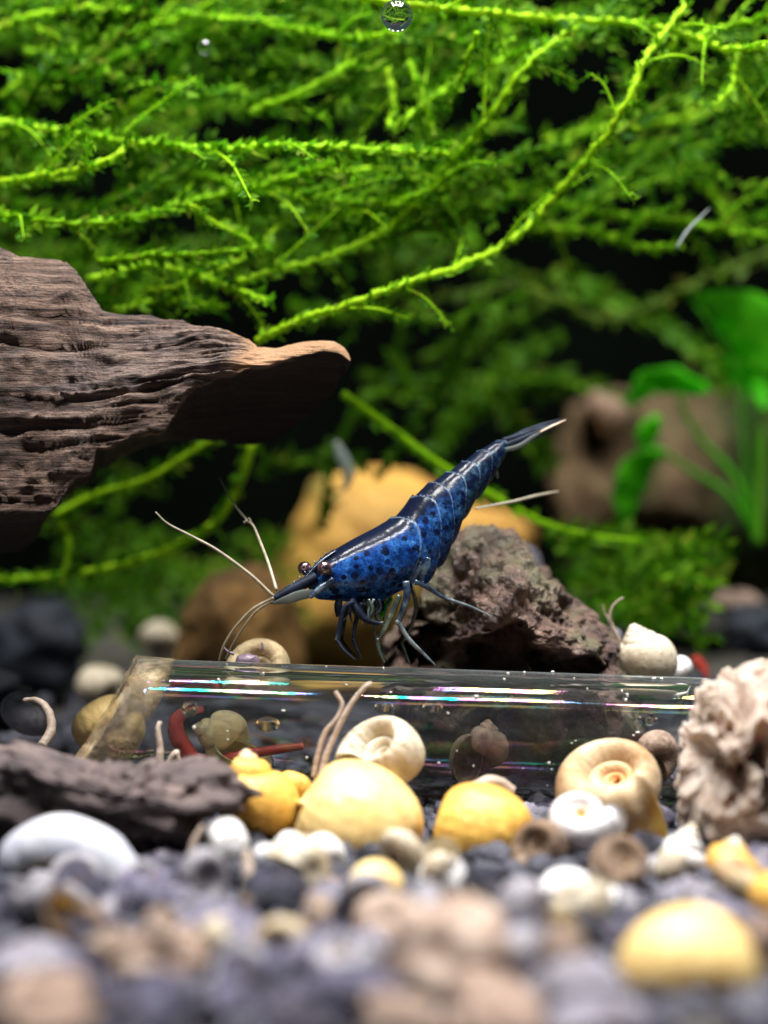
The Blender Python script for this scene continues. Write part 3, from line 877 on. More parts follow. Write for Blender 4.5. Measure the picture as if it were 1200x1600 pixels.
    # swimmerets under the tail: thin flaps
    for k, (x, y, l, yy) in enumerate(((646, 890, 24, -.02), (660, 884, 26, .0), (675, 868, 24, .06), (692, 848, 20, .12), (664, 890, 22, .3), (684, 866, 20, .34))):
        c_ = [P(x + 6, y - 14, yy), P(x, y + l * .2, yy), P(x - 2, y + l * .6, yy), P(x + 2, y + l, yy)]
        v_, f_ = tube(spline(c_, 14), [.03, .045, .03, .003], 10, True, 0.2)
        sw = obj('swimmeret', v_, f_, blu if k < 2 else clear, SH)
        hair = []
        for h in range(9):
            f0 = spline(c_, 14)[4 + h]
            d = np.array((RNG.uniform(-.02, .03), 0, -RNG.uniform(.03, .06)))
            hair.append(tube(np.array([f0, f0 + d * .6, f0 + d + np.array((.008, 0, 0))]), [.0022, .0016, .0006], 4))
        obj('bristles', *join(hair), grey, sw)
    # tail fan, folded to a spike
    tf = [('telson', [(786, 690), (815, 681), (850, 668), (874, 660)], [8, 8, 6, 2], 0.46, .56, dark), ('uropod', [(788, 697), (815, 688), (850, 673), (882, 656)], [7, 9, 8, 2], .40, .52, dark),
          ('uropod', [(787, 692), (820, 676), (852, 664), (880, 655)], [6, 8, 7, 2], .52, .58, dark), ('uropod', [(789, 703), (812, 697), (835, 682), (858, 671)], [5, 6, 5, 2], .38, .48, clear)]
    for nm, pts, rad, y0, y1, mat in tf:
        limb(nm, pts, [r_ * .42 for r_ in rad], mat, y0, y1, SH, 24, 10, 1.8)
    tip = limb('uropod_tip', [(842, 676), (860, 667), (884, 656)], [3, 5, 2], rocky('tail_tip', [(0.3, (0.35, 0.20, 0.10)), (0.7, (0.7, 0.58, 0.42))], 16, 0.4), .46, .5, SH, 14, 8, .4)
    limb('tail_spine', [(774, 736), (776, 742), (778, 748)], [4, 3, 1], clear, .4, .4, SH, 8)


shrimp()
# the green leaf scrap between its legs
q = np.array([P(612, 928, .12), P(613, 938, .10), P(604, 958, .08), P(586, 976, .06), P(583, 973, .08), P(592, 955, .10), P(602, 940, .12)])
V = np.vstack([q, q + np.array((0.004, 0.012, 0))])
k = len(q)
F = [tuple(range(k)), tuple(range(2 * k - 1, k - 1, -1))] + [(i, i + k, (i + 1) % k + k, (i + 1) % k) for i in range(k)]
tag(obj('leaf_scrap', V, F, M['plant_leaf'], smooth=False), 'bright green wedge of leaf caught between the shrimp legs', 'leaf')


# ------------------------------------------------------------------ shells
def shell_mesh(name, turns, W, rr, T, mat, n=26, seg=28, flat=1.0):
    """a coiled tube: W = growth per turn, rr = tube radius over axis distance, T = how far the spire is drawn out"""
    t = np.linspace(-turns, 0, int(n * turns) + 1)
    a = np.linspace(0, 2 * math.pi, seg, endpoint=False)

    def ring(tt, k=1.0):
        s = W ** tt
        ph = 2 * math.pi * tt
        e = np.array((math.cos(ph), math.sin(ph), 0))
        c = e * s + np.array((0, 0, -T * s))
        return c + s * rr * k * (np.cos(a)[:, None] * e + flat * np.sin(a)[:, None] * np.array((0, 0, 1.0)))
    R_ = [ring(x) for x in t]
    g = list((t + turns) / turns)
    lip = R_[-1].mean(0) + (R_[-1] - R_[-1].mean(0)) * 1.03
    R_.append(lip); g.append(1.0)
    for x, k in ((0, .93), (-.05, .90), (-.12, .88), (-.2, .84), (-.3, .8)):
        R_.append(ring(x, k)); g.append(1.0 - 0.2 * (x < -.04))
    R_ = np.array(R_)
    V, F = loft(R_)
    lo, hi = V.min(0), V.max(0)
    V = (V - (lo + hi) / 2) / (hi - lo).max()
    me = mk(name, V, F)
    me.materials.append(mat)
    at = me.attributes.new('growth', 'FLOAT', 'POINT')
    at.data.foreach_set('value', np.repeat(np.array(g), seg).astype(np.float32))
    return me


SHM = {}


def shell(kind, mat, px, py, size, rot, y, label, group=None, name='snail_shell', sc=(1, 1, 1), cat='shell'):
    key = (kind, mat)
    if key not in SHM:
        p = {'globe': (3.4, 2.15, 1.1, 1.0, 1.2), 'cone': (5.5, 1.62, 0.95, 3.4, 1.2), 'flat': (3.6, 2.0, 0.46, 0.05, 1.2), 'dome': (3.0, 3.2, 0.9, 0.7, 1.0), 'egg': (3.6, 1.75, 1.15, .6, 1.25), 'spire': (5.5, 1.5, 1.15, 3.4, 1.6), 'pond': (4.2, 2.05, 1.0, 2.7, 1.5)}[kind]
        SHM[key] = shell_mesh('shell_' + kind, p[0], p[1], p[2], p[3], M[mat], flat=p[4])
    o = link(name, SHM[key], P(px, py, y))
    s = size * U(y)
    o.scale = (s * sc[0], s * sc[1], s * sc[2])
    if isinstance(rot[0], tuple):                        # (spire points to, mouth side points to)
        z_ = Vector(rot[0]).normalized()
        x_ = Vector(rot[1]); x_ = (x_ - z_ * x_.dot(z_)).normalized()
        y_ = z_.cross(x_)
        o.rotation_euler = Matrix((x_, y_, z_)).transposed().to_euler()
    else:
        o.rotation_euler = [math.radians(r) for r in rot]
    return tag(o, label, cat, group)


DN = (0.2, 0.3, -1)
shell('egg', 'sh_yellow', 562, 1294, 250, ((-.8, .1, .5), (-.1, 1, -.4)), -1.2, 'largest round yellow snail shell lying in the middle before the glass tube', sc=(.86, .9, 1.12))
shell('egg', 'sh_gold', 757, 1304, 220, ((-.9, .25, .3), (.1, 1, -.5)), -1.15, 'golden yellow snail shell beside the largest yellow one, its apex towards it', sc=(.78, .8, 1))
shell('pond', 'sh_gold', 408, 1250, 168, ((-.08, -.1, 1), (.6, 1, 0)), -1.0, 'yellow snail shell with pointed top beside the dark wood chunk', sc=(1.1, 1.05, 1))
shell('globe', 'sh_gold', 462, 1232, 62, ((.3, .3, .8), DN), -0.75, 'small yellow snail shell half hidden behind two bigger yellow shells')
shell('globe', 'sh_yellow', 172, 1150, 142, ((-.5, .3, .7), DN), 0.6, 'pale yellow snail shell showing behind the coated tube end')
shell('egg', 'sh_yellow', 1078, 1535, 270, ((-.3, .7, .6), DN), -3.9, 'big blurred yellow snail shell nearest the lens in the corner', sc=(.9, .95, 1))
shell('globe', 'sh_gold', 1228, 1428, 140, ((.3, .5, .7), DN), -3.0, 'orange yellow shell cut off by the picture edge above the big blurred one')
shell('globe', 'sh_white', 1188, 1492, 100, ((.3, .5, .7), DN), -3.3, 'blurred white shell squeezed beside the big yellow shell in the corner')
shell('pond', 'sh_tip', 1138, 1368, 122, ((.3, .2, 1), (-.3, 1, 0)), -2.0, 'small yellow conical shell with white tip below the coral rock', sc=(1.2, 1.2, 1))
shell('flat', 'sh_cream', 594, 1186, 142, ((-.5, -.5, .7), (-.1, .5, -1)), -0.7, 'cream coiled snail shell standing behind the largest yellow shell', sc=(1, 1, 1.8))
shell('pond', 'sh_dusk', 745, 1176, 108, ((.12, .1, 1), (-.8, -.6, 0)), -0.02, 'dusky brown translucent snail shell lying inside the glass tube', sc=(1.15, 1.1, 1))
shell('flat', 'sh_amber', 964, 1246, 214, ((-.25, -.5, .8), (.5, -.8, -.35)), -0.9, 'large amber brown coiled shell lying tilted near the coral rock', sc=(1, 1, 1.5))
shell('globe', 'sh_dusk', 1030, 1182, 84, ((-.4, .6, .4), DN), -0.4, 'small brown shell between the amber coiled shell and the tube end')
shell('flat', 'sh_ring', 918, 1285, 122, ((-.1, -.6, .75), (1, 0, -.3)), -1.55, 'white flat coiled shell with an orange centre below the amber coiled shell', sc=(1, 1, 1.3))
shell('flat', 'sh_brown', 842, 1335, 110, ((-.5, -.6, .3), (.3, .3, -1)), -1.7, 'brown striped coiled shell beside the golden yellow shell', sc=(1, 1, 1.4))
shell('flat', 'sh_grey', 1030, 1398, 124, ((.2, -.8, .4), (0, 0, -1)), -2.1, 'grey coiled shell with tan centre beside the conical yellow shell', sc=(1, 1, 1.3))
shell('cone', 'sh_white', 1072, 1330, 92, ((.35, -.1, 1), (0, 1, 0)), -1.75, 'small white pointed shell under the coral rock foot', sc=(1.2, 1.2, 1))
shell('globe', 'sh_white', 348, 1326, 104, ((.7, .5, .3), DN), -1.75, 'round white shell at the foot of the dark wood chunk', sc=(.9, .9, 1.05))
shell('globe', 'sh_white', 438, 1336, 100, ((.75, .2, -.45), (-.2, .4, -1)), -1.85, 'middle one of three small white shells under the yellow ones', sc=(.85, .9, 1.1))
shell('globe', 'sh_white', 508, 1346, 96, ((-.6, .5, .4), DN), -1.8, 'small white shell touching the front of the largest yellow shell', sc=(.9, .9, 1.05))
shell('dome', 'sh_cream', 632, 1352, 124, ((.2, .8, .5), DN), -1.9, 'taupe shell resting against the front of the yellow shells', sc=(1, .8, .8))
shell('globe', 'sh_white', 682, 1384, 124, ((.85, .2, .25), DN), -2.2, 'white shell lying in front of the gap between two yellow shells', sc=(.7, .8, 1.1))
shell('globe', 'sh_yellow', 590, 1402, 130, ((-.6, .5, .5), DN), -2.4, 'blurred peach shell below the largest yellow shell', sc=(.9, .9, 1))
shell('globe', 'sh_white', 868, 1412, 172, ((.95, .1, -.12), (0, .5, -1)), -2.3, 'long blurred white shell in front of the brown coiled shell', sc=(.66, .7, 1))
shell('globe', 'sh_white', 952, 1434, 124, ((-.3, .6, .5), DN), -2.45, 'rounded white shell joined to the side of the long white one', sc=(.8, .8, 1))
shell('spire', 'sh_cream', 1012, 1024, 112, ((-.38, -.1, 1), (.4, 1, 0)), 0.75, 'cream ridged conical shell standing behind the tube by the lava rock', sc=(1.15, 1.15, 1))
shell('cone', 'sh_white', 1046, 1042, 80, ((-.7, 0, .7), (.4, 1, 0)), 1.0, 'small white shell leaning behind the cream conical one', sc=(1.1, 1.1, 1))
shell('globe', 'sh_grey', 955, 998, 44, ((0, .3, 1), DN), 1.3, 'tiny dark grey shell on the shoulder of the lava rock')
shell('pond', 'sh_pale', 362, 1166, 135, ((-.9, -.2, .3), (.2, -.8, -.5)), 0.1, 'pale yellow pointed shell lying inside the tube beside the red worm')
shell('dome', 'sh_grey', 40, 1120, 90, ((.2, -.5, .8), DN), 0.6, 'grey shell in the gravel behind the wood chunk')
shell('globe', 'sh_cream', 250, 1008, 80, ((-.4, .4, .5), DN), 5.0, 'blurred pale shell far behind the tube end')
shell('globe', 'sh_cream', 165, 1078, 120, ((-.9, .3, .2), DN), 3.5, 'blurred cream shell lying behind the yellow shell at the tube end', sc=(.6, .8, 1))

# live snail peeping over the tube
sn = thing('snail', P(398, 1075, .5), 'live translucent yellow snail crawling over the back of the tube before the shrimp', 'snail')
me = shell_mesh('shell_coil', 3.6, 2.0, .46, .05, M['sh_glass'], flat=1.5)
o = link('shell', me, P(399, 1046, .34), sn)
o.scale = [112 * U(.34)] * 3
z_ = Vector((-.25, -.85, .4)).normalized(); x_ = Vector((-.9, 0, -.4)); x_ = (x_ - z_ * x_.dot(z_)).normalized()
o.rotation_euler = Matrix((x_, z_.cross(x_), z_)).transposed().to_euler()
V, F, N = blob([(366, 1040), (370, 1026), (385, 1021), (402, 1024), (408, 1038), (396, 1046)], 0.14, 0.05, 40, 20)
V[:, 2] += 0.01 * fbm(V * 14, 3, 3)
obj('body', V, F, M['flesh'], sn)
for pts in ([(366, 1022), (356, 1018), (349, 1011)], [(410, 1016), (410, 1010), (409, 1003)]):
    obj('tentacle', *tube(spline([P(*p, .14) for p in pts], 8), [.012, .008, .005], 6), M['flesh'], sn)

# broken white crescent of shell, left
pt = spline([P(x_, y_, -2.0) for x_, y_ in ((24, 1362), (40, 1336), (78, 1324), (120, 1328), (165, 1354), (200, 1396))], 50)
hw = np.interp(np.linspace(0, 1, 50), [0, .1, .35, .65, .9, 1], [14, 28, 40, 42, 36, 22]) * U(-2)
t_, u_, v_ = frames(pt)
Rg = []
for i in range(50):
    nrm = np.cross(t_[i], (0, 1.0, 0)); nrm /= np.linalg.norm(nrm)
    if nrm[2] < 0: nrm = -nrm
    Rg.append([pt[i] + hw[i] * (nrm * math.sin(q) - np.array((0, 1.0, 0)) * math.cos(q) * .9) for q in np.linspace(R_(-12), R_(110), 20)])
Rg = np.array(Rg)
Rg += 0.012 * fbm(Rg * 6, 3, 4)[..., None]
V, F = loft(Rg, False, False)
o = obj('shell_fragment', V, F, M['porcelain'])
md = o.modifiers.new('thickness', 'SOLIDIFY'); md.thickness = 0.035
tag(o, 'broken white crescent of shell lying before the dark wood chunk', 'shell')
lp = obj('shell_lip', *tube(spline(Rg[:, 0], 60), [.02, .032, .032, .03, .02], 8), M['sh_white'], o)

# ------------------------------------------------------------------ worms
def worm(pts, rad, y0, y1, label, mat='worm', group=None, cat='worm'):
    k = len(pts)
    q = [P(x, yv, y0 + (y1 - y0) * i / (k - 1)) for i, (x, yv) in enumerate(pts)]
    v_, f_ = tube(spline(q, 50), [r * U((y0 + y1) / 2) for r in rad], 8)
    v_ = v_ + 0.004 * fbm(v_ * 20, 2, 3)[:, None]
    tag(obj('worm', v_, f_, M[mat]), label, cat, group)


worm([(490, 1215), (497, 1180), (508, 1145), (527, 1122), (534, 1100), (524, 1080)], [5, 5, 4.5, 4, 4, 3], -.75, -.7, 'pale brown worm rising before the tube, its tip hooked')
worm([(502, 1215), (512, 1175), (532, 1130), (552, 1095), (572, 1072), (580, 1068)], [6, 5.5, 4.5, 4.5, 4, 4], -.78, -.7, 'pale brown straight worm leaning before the tube beside the hooked one')
worm([(300, 1186), (282, 1160), (275, 1130), (290, 1112), (318, 1108)], [13, 14, 13, 9, 5], .02, .05, 'thick dark red worm bent upright inside the tube', 'red_worm')
worm([(292, 1186), (330, 1190), (380, 1180), (430, 1172), (474, 1166)], [12, 9, 9, 8, 6], .05, .05, 'dark red worm lying along the floor of the tube', 'red_worm')
worm([(272, 1065), (280, 1052), (300, 1046), (330, 1050), (338, 1064)], [9, 12, 12, 10, 6], .52, .52, 'reflection of the dark red worm, added as a curled piece behind the tube top', 'red_worm')  # added solid piece standing in for the worm's reflection in the glass
worm([(66, 1165), (80, 1140), (76, 1112), (60, 1095), (38, 1094)], [8, 8, 7, 6, 4], -.1, .1, 'tan worm arching out of the gravel behind the wood chunk')
worm([(248, 1200), (250, 1170), (247, 1140), (250, 1128)], [6, 6, 5, 4], -.55, -.5, 'short tan worm standing before the coated tube end')
worm([(262, 1195), (275, 1176), (280, 1190)], [5, 5, 4], -.6, -.6, 'tiny tan worm looped before the tube end')
worm([(968, 1002), (955, 975), (945, 958), (942, 945)], [2.2, 2, 1.6, 1], .9, .9, 'thin dark thread of worm standing on the lava rock shoulder')
worm([(968, 1002), (954, 970), (956, 950), (966, 938), (974, 934)], [2.4, 2.2, 1.8, 1], .8, .8, 'thin curved dark thread of worm beside the straight one')
worm([(392, 1440), (380, 1410), (388, 1370), (384, 1330)], [14, 12, 10, 8], -2.4, -2.2, 'blurred tan worm standing among the white shells')
worm([(330, 1420), (318, 1390), (300, 1330), (318, 1290)], [7, 7, 6, 5], -2.0, -1.9, 'thin tan worm rising beside the wood chunk')
worm([(735, 1235), (770, 1222), (800, 1238)], [12, 12, 10], -.9, -.85, 'stubby pale worm behind the golden yellow shell')
worm([(1098, 1062), (1097, 1045), (1083, 1028)], [10, 9, 8], 2.6, 2.6, 'short red forked stub behind the coral rock', 'red_worm')

# ------------------------------------------------------------------ stones and gravel
stone(65, 1010, 90, 80, 5.0, 'large blue black stone blurred in the far corner', 'stone_blue')
stone(-20, 1100, 70, 60, 2.0, 'blue black stone behind the wood chunk by the picture edge', 'stone_blue')
stone(1085, 1075, 50, 28, 1.9, 'blue grey stone behind the coral rock top', 'stone_blue')
stone(1180, 990, 60, 50, 4.5, 'blurred blue black stone behind the coral rock under the plant', 'stone_blue')
stone(1150, 945, 50, 26, 5.5, 'pale blurred pebble under the broad leaved plant', 'stone_pale')
stone(820, 890, 34, 40, 3.0, 'grey stone just behind the lava rock peak', 'stone_dark')
amb = bpy.data.meshes
V, F, N = blob([(400, 1060), (430, 930), (455, 810), (490, 748), (560, 738), (640, 752), (720, 790), (800, 800), (835, 830), (840, 1060)], 7.5, 1.3, 120, 60, 0.7)
V = V + N * (0.12 * fbm(V * 1.2, 4, 5))[:, None]
tag(obj('amber_stone', V, F, M['stone_amber']), 'large blurred amber yellow stone behind the shrimp', 'stone')
V, F, N = blob([(270, 1070), (290, 960), (330, 905), (400, 890), (450, 930), (470, 1070)], 4.0, 0.9, 100, 50, 0.7)
V = V + N * (0.12 * fbm(V * 1.6, 4, 9))[:, None]
tag(obj('brown_stone', V, F, rocky('brown_stone', [(0.3, (0.05, 0.028, 0.010)), (0.55, (0.26, 0.13, 0.035)), (0.75, (0.42, 0.23, 0.07))], 1.5, 0.8, 9, 0.05, 0.7)),
    'dim orange brown stone behind the tip of the antennae', 'stone')
# hollow stump far right
V, F, N = blob([(888, 900), (880, 720), (890, 640), (950, 622), (1080, 606), (1220, 600), (1330, 640), (1330, 900), (1100, 930)], 9.5, 1.6, 160, 80, 0.7)
gp = np.stack([V[:, 0] * 3, V[:, 1] * 3, V[:, 2] * 0.8], -1)
V = V + N * (0.16 * fbm(gp, 4, 44) + 0.1 * fbm(V * 1.0, 3, 3))[:, None]
for (cx, cy, rx_, rz_, dep) in ((955, 690, 42, 70, 1.1), (1020, 845, 90, 45, 0.9)):
    c_ = P(cx, cy, 8.2)
    q = ((V[:, 0] - c_[0]) / (rx_ * U(8))) ** 2 + ((V[:, 2] - c_[2]) / (rz_ * U(8))) ** 2
    kk = np.clip(1.2 - q, 0, 1)
    V[:, 1] += dep * kk * (V[:, 1] < 9.5)
tag(obj('stump', V, F, M['stump']), 'blurred tan wooden stump with hollows behind the broad leaved plant', 'driftwood')
shell('globe', 'sh_brown', 950, 645, 80, (0, 40, 0), 7.4, 'blurred pinkish snail shell clinging to the stump hollow')

gs = [  # px, py, rx, rz, material: the lumps that can be told apart in the foreground bed
    (40, 1420, 55, 42, 'stone_dark'), (118, 1400, 60, 48, 'stone_dark'), (225, 1408, 62, 55, 'stone_dark'), (310, 1372, 50, 36, 'stone_dark'), (430, 1408, 70, 50, 'stone_dark'),
    (520, 1420, 60, 42, 'stone_dark'), (340, 1460, 75, 50, 'stone_dark'), (150, 1478, 80, 50, 'stone_dark'), (50, 1520, 90, 55, 'stone_dark'), (250, 1500, 85, 45, 'stone_pale'),
    (70, 1585, 110, 60, 'stone_pale'), (395, 1545, 95, 55, 'stone_dark'), (505, 1500, 70, 55, 'stone_dark'), (560, 1565, 110, 52, 'stone_dark'), (240, 1580, 100, 55, 'stone_dark'),
    (700, 1510, 110, 100, 'stone_pale'), (830, 1490, 80, 60, 'stone_dark'), (900, 1545, 80, 60, 'stone_dark'), (1000, 1470, 60, 40, 'stone_dark'), (780, 1590, 120, 55, 'stone_pale'),
    (930, 1600, 90, 45, 'stone_dark'), (1110, 1440, 70, 40, 'stone_dark'), (1180, 1500, 70, 60, 'stone_pale'), (760, 1400, 50, 40, 'stone_dark'), (1000, 1340, 46, 40, 'stone_dark'),
    (950, 1350, 40, 30, 'stone_dark'), (1010, 1280, 40, 34, 'stone_dark'), (1070, 1400, 48, 30, 'stone_dark'), (250, 1350, 40, 26, 'stone_dark'), (620, 1450, 70, 50, 'stone_pale'),
    (420, 1370, 44, 22, 'stone_dark'), (500, 1385, 46, 22, 'stone_pale'), (815, 1275, 36, 22, 'stone_dark'), (1180, 1350, 40, 30, 'stone_dark'), (860, 1265, 28, 18, 'stone_dark'), (280, 1420, 45, 35, 'stone_dark'),
    (570, 1490, 55, 40, 'stone_dark'), (900, 1465, 60, 36, 'stone_dark'), (130, 1540, 70, 44, 'stone_dark'), (460, 1590, 90, 40, 'stone_dark'), (640, 1600, 90, 50, 'stone_pale')]
LUMP = ['dark lump of gravel under the left end of the white crescent shell', 'dark lump of gravel within the arch of the white crescent shell', 'dark lump of gravel at the right foot of the white crescent shell',
        'dark lump of gravel just under the round white shell', 'lavender grey lump below the middle one of the three small white shells', 'dark lump left of the blurred peach shell',
        'blurred dark lump below the round white shell by the wood chunk', 'blurred dark lump in the second row below the white crescent shell', 'blurred dark lump at the left picture edge under the crescent shell',
        'taupe pebble among dark lumps below the right foot of the crescent shell', 'taupe pebble in the bottom left corner', 'blurred dark lump near the bottom edge left of the half sunk grey shell',
        'dark lump carrying a big half sunk grey shell in the blurred bed', 'very blurred dark lump at the bottom edge left of the biggest taupe pebble', 'very blurred dark lump beside the corner taupe pebble at the bottom edge',
        'biggest blurred taupe pebble in the middle of the bottom bed', 'dark lump under the left end of the long white shell', 'dark lump left of the big blurred yellow shell in the corner',
        'dark lump right below the rounded white shell of the joined pair', 'taupe pebble at the bottom edge below the biggest taupe pebble', 'dark lump at the bottom edge touching the big blurred yellow shell',
        'dark lump above the big blurred yellow shell in the corner', 'taupe pebble beside the big blurred yellow shell at the right picture edge', 'dark lump in front of the brown striped coiled shell',
        'dark lump between the white ring shaped shell and the small white pointed shell', 'dark lump behind the long white shell beside the brown coiled shell', 'dark lump under the amber coiled shell before the coral rock',
        'dark lump between the grey coiled shell and the small yellow conical shell', 'dark lump under the front of the dark wood chunk', 'taupe pebble below the blurred peach shell',
        'flat dark lump touching the lower side of the middle small white shell', 'flat taupe pebble left of the peach shell under the white shells', 'dark lump behind the golden yellow shell at its right end',
        'dark lump at the foot of the coral rock by the right picture edge', 'small dark lump between the golden yellow shell and the amber coiled shell', 'dark lump left of the blurred tan worm in the foreground',
        'dark lump below the blurred peach shell and the taupe pebble', 'dark lump under the joined pair of white shells', 'blurred dark lump above the corner taupe pebble on the left',
        'very blurred dark lump at the bottom edge under the half sunk grey shell', 'taupe pebble at the bottom edge left of the lowest taupe one']
for (px, py, rx, rz, mt) in gs:
    rx, rz = rx * 1.15, rz * 1.2
    y = gy(py + rz * 0.35)
    stone(px, py, rx, rz, y, LUMP.pop(0), mt, 'dark gravel lumps in the foreground bed' if mt == 'stone_dark' else 'taupe pebbles in the foreground bed', 'gravel_lump')
fs = [(130, 1385, 120, (75, 10, 0)), (250, 1400, 110, (80, 0, 60)), (495, 1490, 140, (70, 0, 20)), (60, 1390, 80, (60, 10, 150)), (180, 1440, 90, (70, 20, 80)), (700, 1420, 90, (60, 0, 30)),
      (330, 1500, 110, (75, 0, 200)), (980, 1420, 80, (70, 0, 100)), (880, 1320, 60, (60, 20, 40)), (1120, 1420, 90, (80, 0, 10))]
FL = ['grey coiled shell half sunk within the arch of the white crescent shell', 'grey coiled shell half sunk right of the white crescent shell', 'brown coiled shell half sunk in the blurred bottom middle bed',
      'grey coiled shell at the left end of the white crescent shell', 'grey coiled shell sunk in the second row below the crescent shell', 'brown coiled shell half sunk before the white shell between the yellow ones',
      'grey coiled shell sunk near the blurred tan worm', 'grey coiled shell beside the rounded white shell of the joined pair', 'small brown coiled shell touching the white ring shaped shell',
      'grey coiled shell sunk above the big blurred yellow shell']
for i, (px, py, sz, rot) in enumerate(fs):
    shell('flat', ('sh_grey', 'sh_brown')[i % 3 == 2], px, py, sz, rot, gy(py) - 0.05, FL[i], ('grey', 'brown')[i % 3 == 2] + ' coiled shells sunk in the foreground gravel')

SMALL = {('flat', 'sh_grey'): 'small grey coiled shell scattered in the blurred gravel', ('flat', 'sh_brown'): 'small brown coiled shell scattered in the blurred gravel', ('flat', 'sh_amber'): 'small amber coiled shell scattered in the blurred gravel',
         ('globe', 'sh_cream'): 'small cream round shell scattered in the blurred gravel', ('globe', 'sh_grey'): 'small grey round shell scattered in the blurred gravel', ('dome', 'sh_dusk'): 'small dusky open shell scattered in the blurred gravel'}
ks = list(SMALL)
placed = []
for k in range(400):
    px, py = RNG.uniform(10, 1190), RNG.uniform(1360, 1560)
    if len(placed) >= 46: break
    if any((px - a_) ** 2 + (py - b_) ** 2 < 62 ** 2 for a_, b_ in placed): continue
    if (px > 930 and py > 1430) or (40 < px < 230 and py < 1390) or (280 < px < 960 and py < 1440 and RNG.random() < .8): continue
    placed.append((px, py))
    kd = ks[int(RNG.integers(0, 6))]
    y = gy(py) - .1
    z_ = zg(y) + RNG.uniform(.08, .2)
    shell(kd[0], kd[1], px, 800 - z_ * 3000 / (12 + y), RNG.uniform(60, 120), (tuple(RNG.normal(size=3) * (1, 1, .6) + (0, -.5, .5)), tuple(RNG.normal(size=3))), y, SMALL[kd], SMALL[kd].replace('small ', '').replace(' shell scattered', ' shells scattered'))

# loose grains between everything: one uncountable bed
prots = []
for s_ in range(8):
    v, f = sphere((0, 0, 0), 1, 9, 6)
    v = v * (1 + 0.35 * fbm(v * 1.4, 3, s_ + 200))[:, None]
    prots.append((v, f))
parts = []
for k in range(4200):
    y = RNG.uniform(-6.2, 7) if k % 3 else RNG.uniform(-4.5, 0.5)
    wd = 0.24 * (12 + y) + 0.6
    x = RNG.uniform(-wd, wd)
    r = RNG.uniform(0.03, 0.10) * (1 if y < 1.5 else 1.3) * (0.75 if y < -2 else 1)
    v, f = prots[k % 8]
    A = np.array(Euler(RNG.uniform(0, 6.28, 3)).to_matrix())
    parts.append(((v * r * RNG.uniform(.7, 1.3, 3)) @ A.T + np.array((x, y, zg(y) - 0.02 + RNG.uniform(-.03, .04))), f))
V, F = join(parts)
tag(obj('gravel', V, F, M['gravel'], origin=(0, 0, -1.85)), 'loose dark grains of gravel covering the tank floor', 'gravel', kind='stuff')

# white specks of detritus on the glass
parts = []
for k in range(60):
    s_ = RNG.uniform(0.1, 0.95) * TL
    a_ = RNG.uniform(0, math.pi)
    c_ = AX0 + ax * s_ + (up * math.cos(a_) + side * math.sin(a_)) * (ORO + 0.004)
    v, f = prots[k % 8]
    parts.append((v * RNG.uniform(0.004, 0.013) * RNG.uniform(.6, 1.5, 3) + c_, f))
V, F = join(parts)
tag(obj('detritus', V, F, rocky('detritus', [(0.3, (0.4, 0.38, 0.33)), (0.7, (0.75, 0.73, 0.68))], 5)), 'tiny white specks of dirt clinging to the glass tube', 'debris', kind='stuff')

# bubbles
bub, nt, b, out = nodes('bubble')
b.inputs['Transmission Weight'].default_value = 1.0
b.inputs['Roughness'].default_value = 0.0
b.inputs['IOR'].default_value = 1.6
for px, py, r, y, lab in ((620, 24, 25, .2, 'round silvery air bubble clinging under the top moss strand'), (296, 1108, 13, -.3, 'silvery air bubble inside the tube by the red worm'), (418, 1132, 20, -.28, 'air bubble inside the tube beside the live snail'),
                          (320, 74, 12, 1.2, 'small bubble caught in the upper moss behind the strands'), (600, 1106, 16, -.2, 'flat bubble in the tube under the shrimp legs'), (676, 1107, 17, -.2, 'flat bubble in the tube in front of the lava rock'),
                          (1012, 1125, 16, -.2, 'bubble inside the far end of the tube near the coral rock')):
    o = obj('air_bubble', *sphere(P(px, py, y), np.array((r, r, r if r > 20 or px < 500 and r != 20 else r * .6)) * U(y), 24, 16), bub)
    tag(o, lab, 'bubble')
V, F = tube(spline([P(1057, 388, 1.5), P(1075, 360, 1.5), P(1108, 326, 1.5)], 14), [.02, .035, .03, .012], 10, True, .3)
clear2, nt, b, out = nodes('clear_skin')
b.inputs['Base Color'].default_value = (0.55, 0.62, 0.6, 1); b.inputs['Transmission Weight'].default_value = .4; b.inputs['IOR'].default_value = 1.1; b.inputs['Roughness'].default_value = .3
tag(obj('shed_skin', V, F, clear2), 'thin clear sliver of shed skin caught on the moss', 'shed skin')
V, F = tube(spline([P(525, 690, 3.2), P(535, 715, 3.2), P(545, 740, 3.2), P(538, 765, 3.2)], 18), [.02, .05, .05, .02], 10, True, .3)
tag(obj('shed_skin', V, F, clear2), 'blurred grey wisp of shed skin floating before the amber stone', 'shed skin')


# ------------------------------------------------------------------ moss
def leaf_shape(full=True):
    if full:
        us = [0, .2, .45, .72, 1.0]; ws = [.08, .25, .27, .15, 0.0]
    else:
        us = [0, .4, 1.0]; ws = [.08, .27, 0.0]
    V_, F_ = [], []
    for u_, w_ in zip(us, ws):
        dz = -0.25 * u_ * u_
        V_ += [(u_, w_, dz + 0.35 * w_), (u_, 0, dz), (u_, -w_, dz + 0.35 * w_)]
    V_[-3:] = [V_[-2]]
    n_ = len(us)
    for i in range(n_ - 2):
        for j in (0, 1):
            F_.append((3 * i + j, 3 * i + j + 1, 3 * i + 4 + j, 3 * i + 3 + j))
    k_ = 3 * (n_ - 1)
    F_ += [(3 * (n_ - 2), 3 * (n_ - 2) + 1, k_), (3 * (n_ - 2) + 1, 3 * (n_ - 2) + 2, k_)]
    return np.array(V_), F_


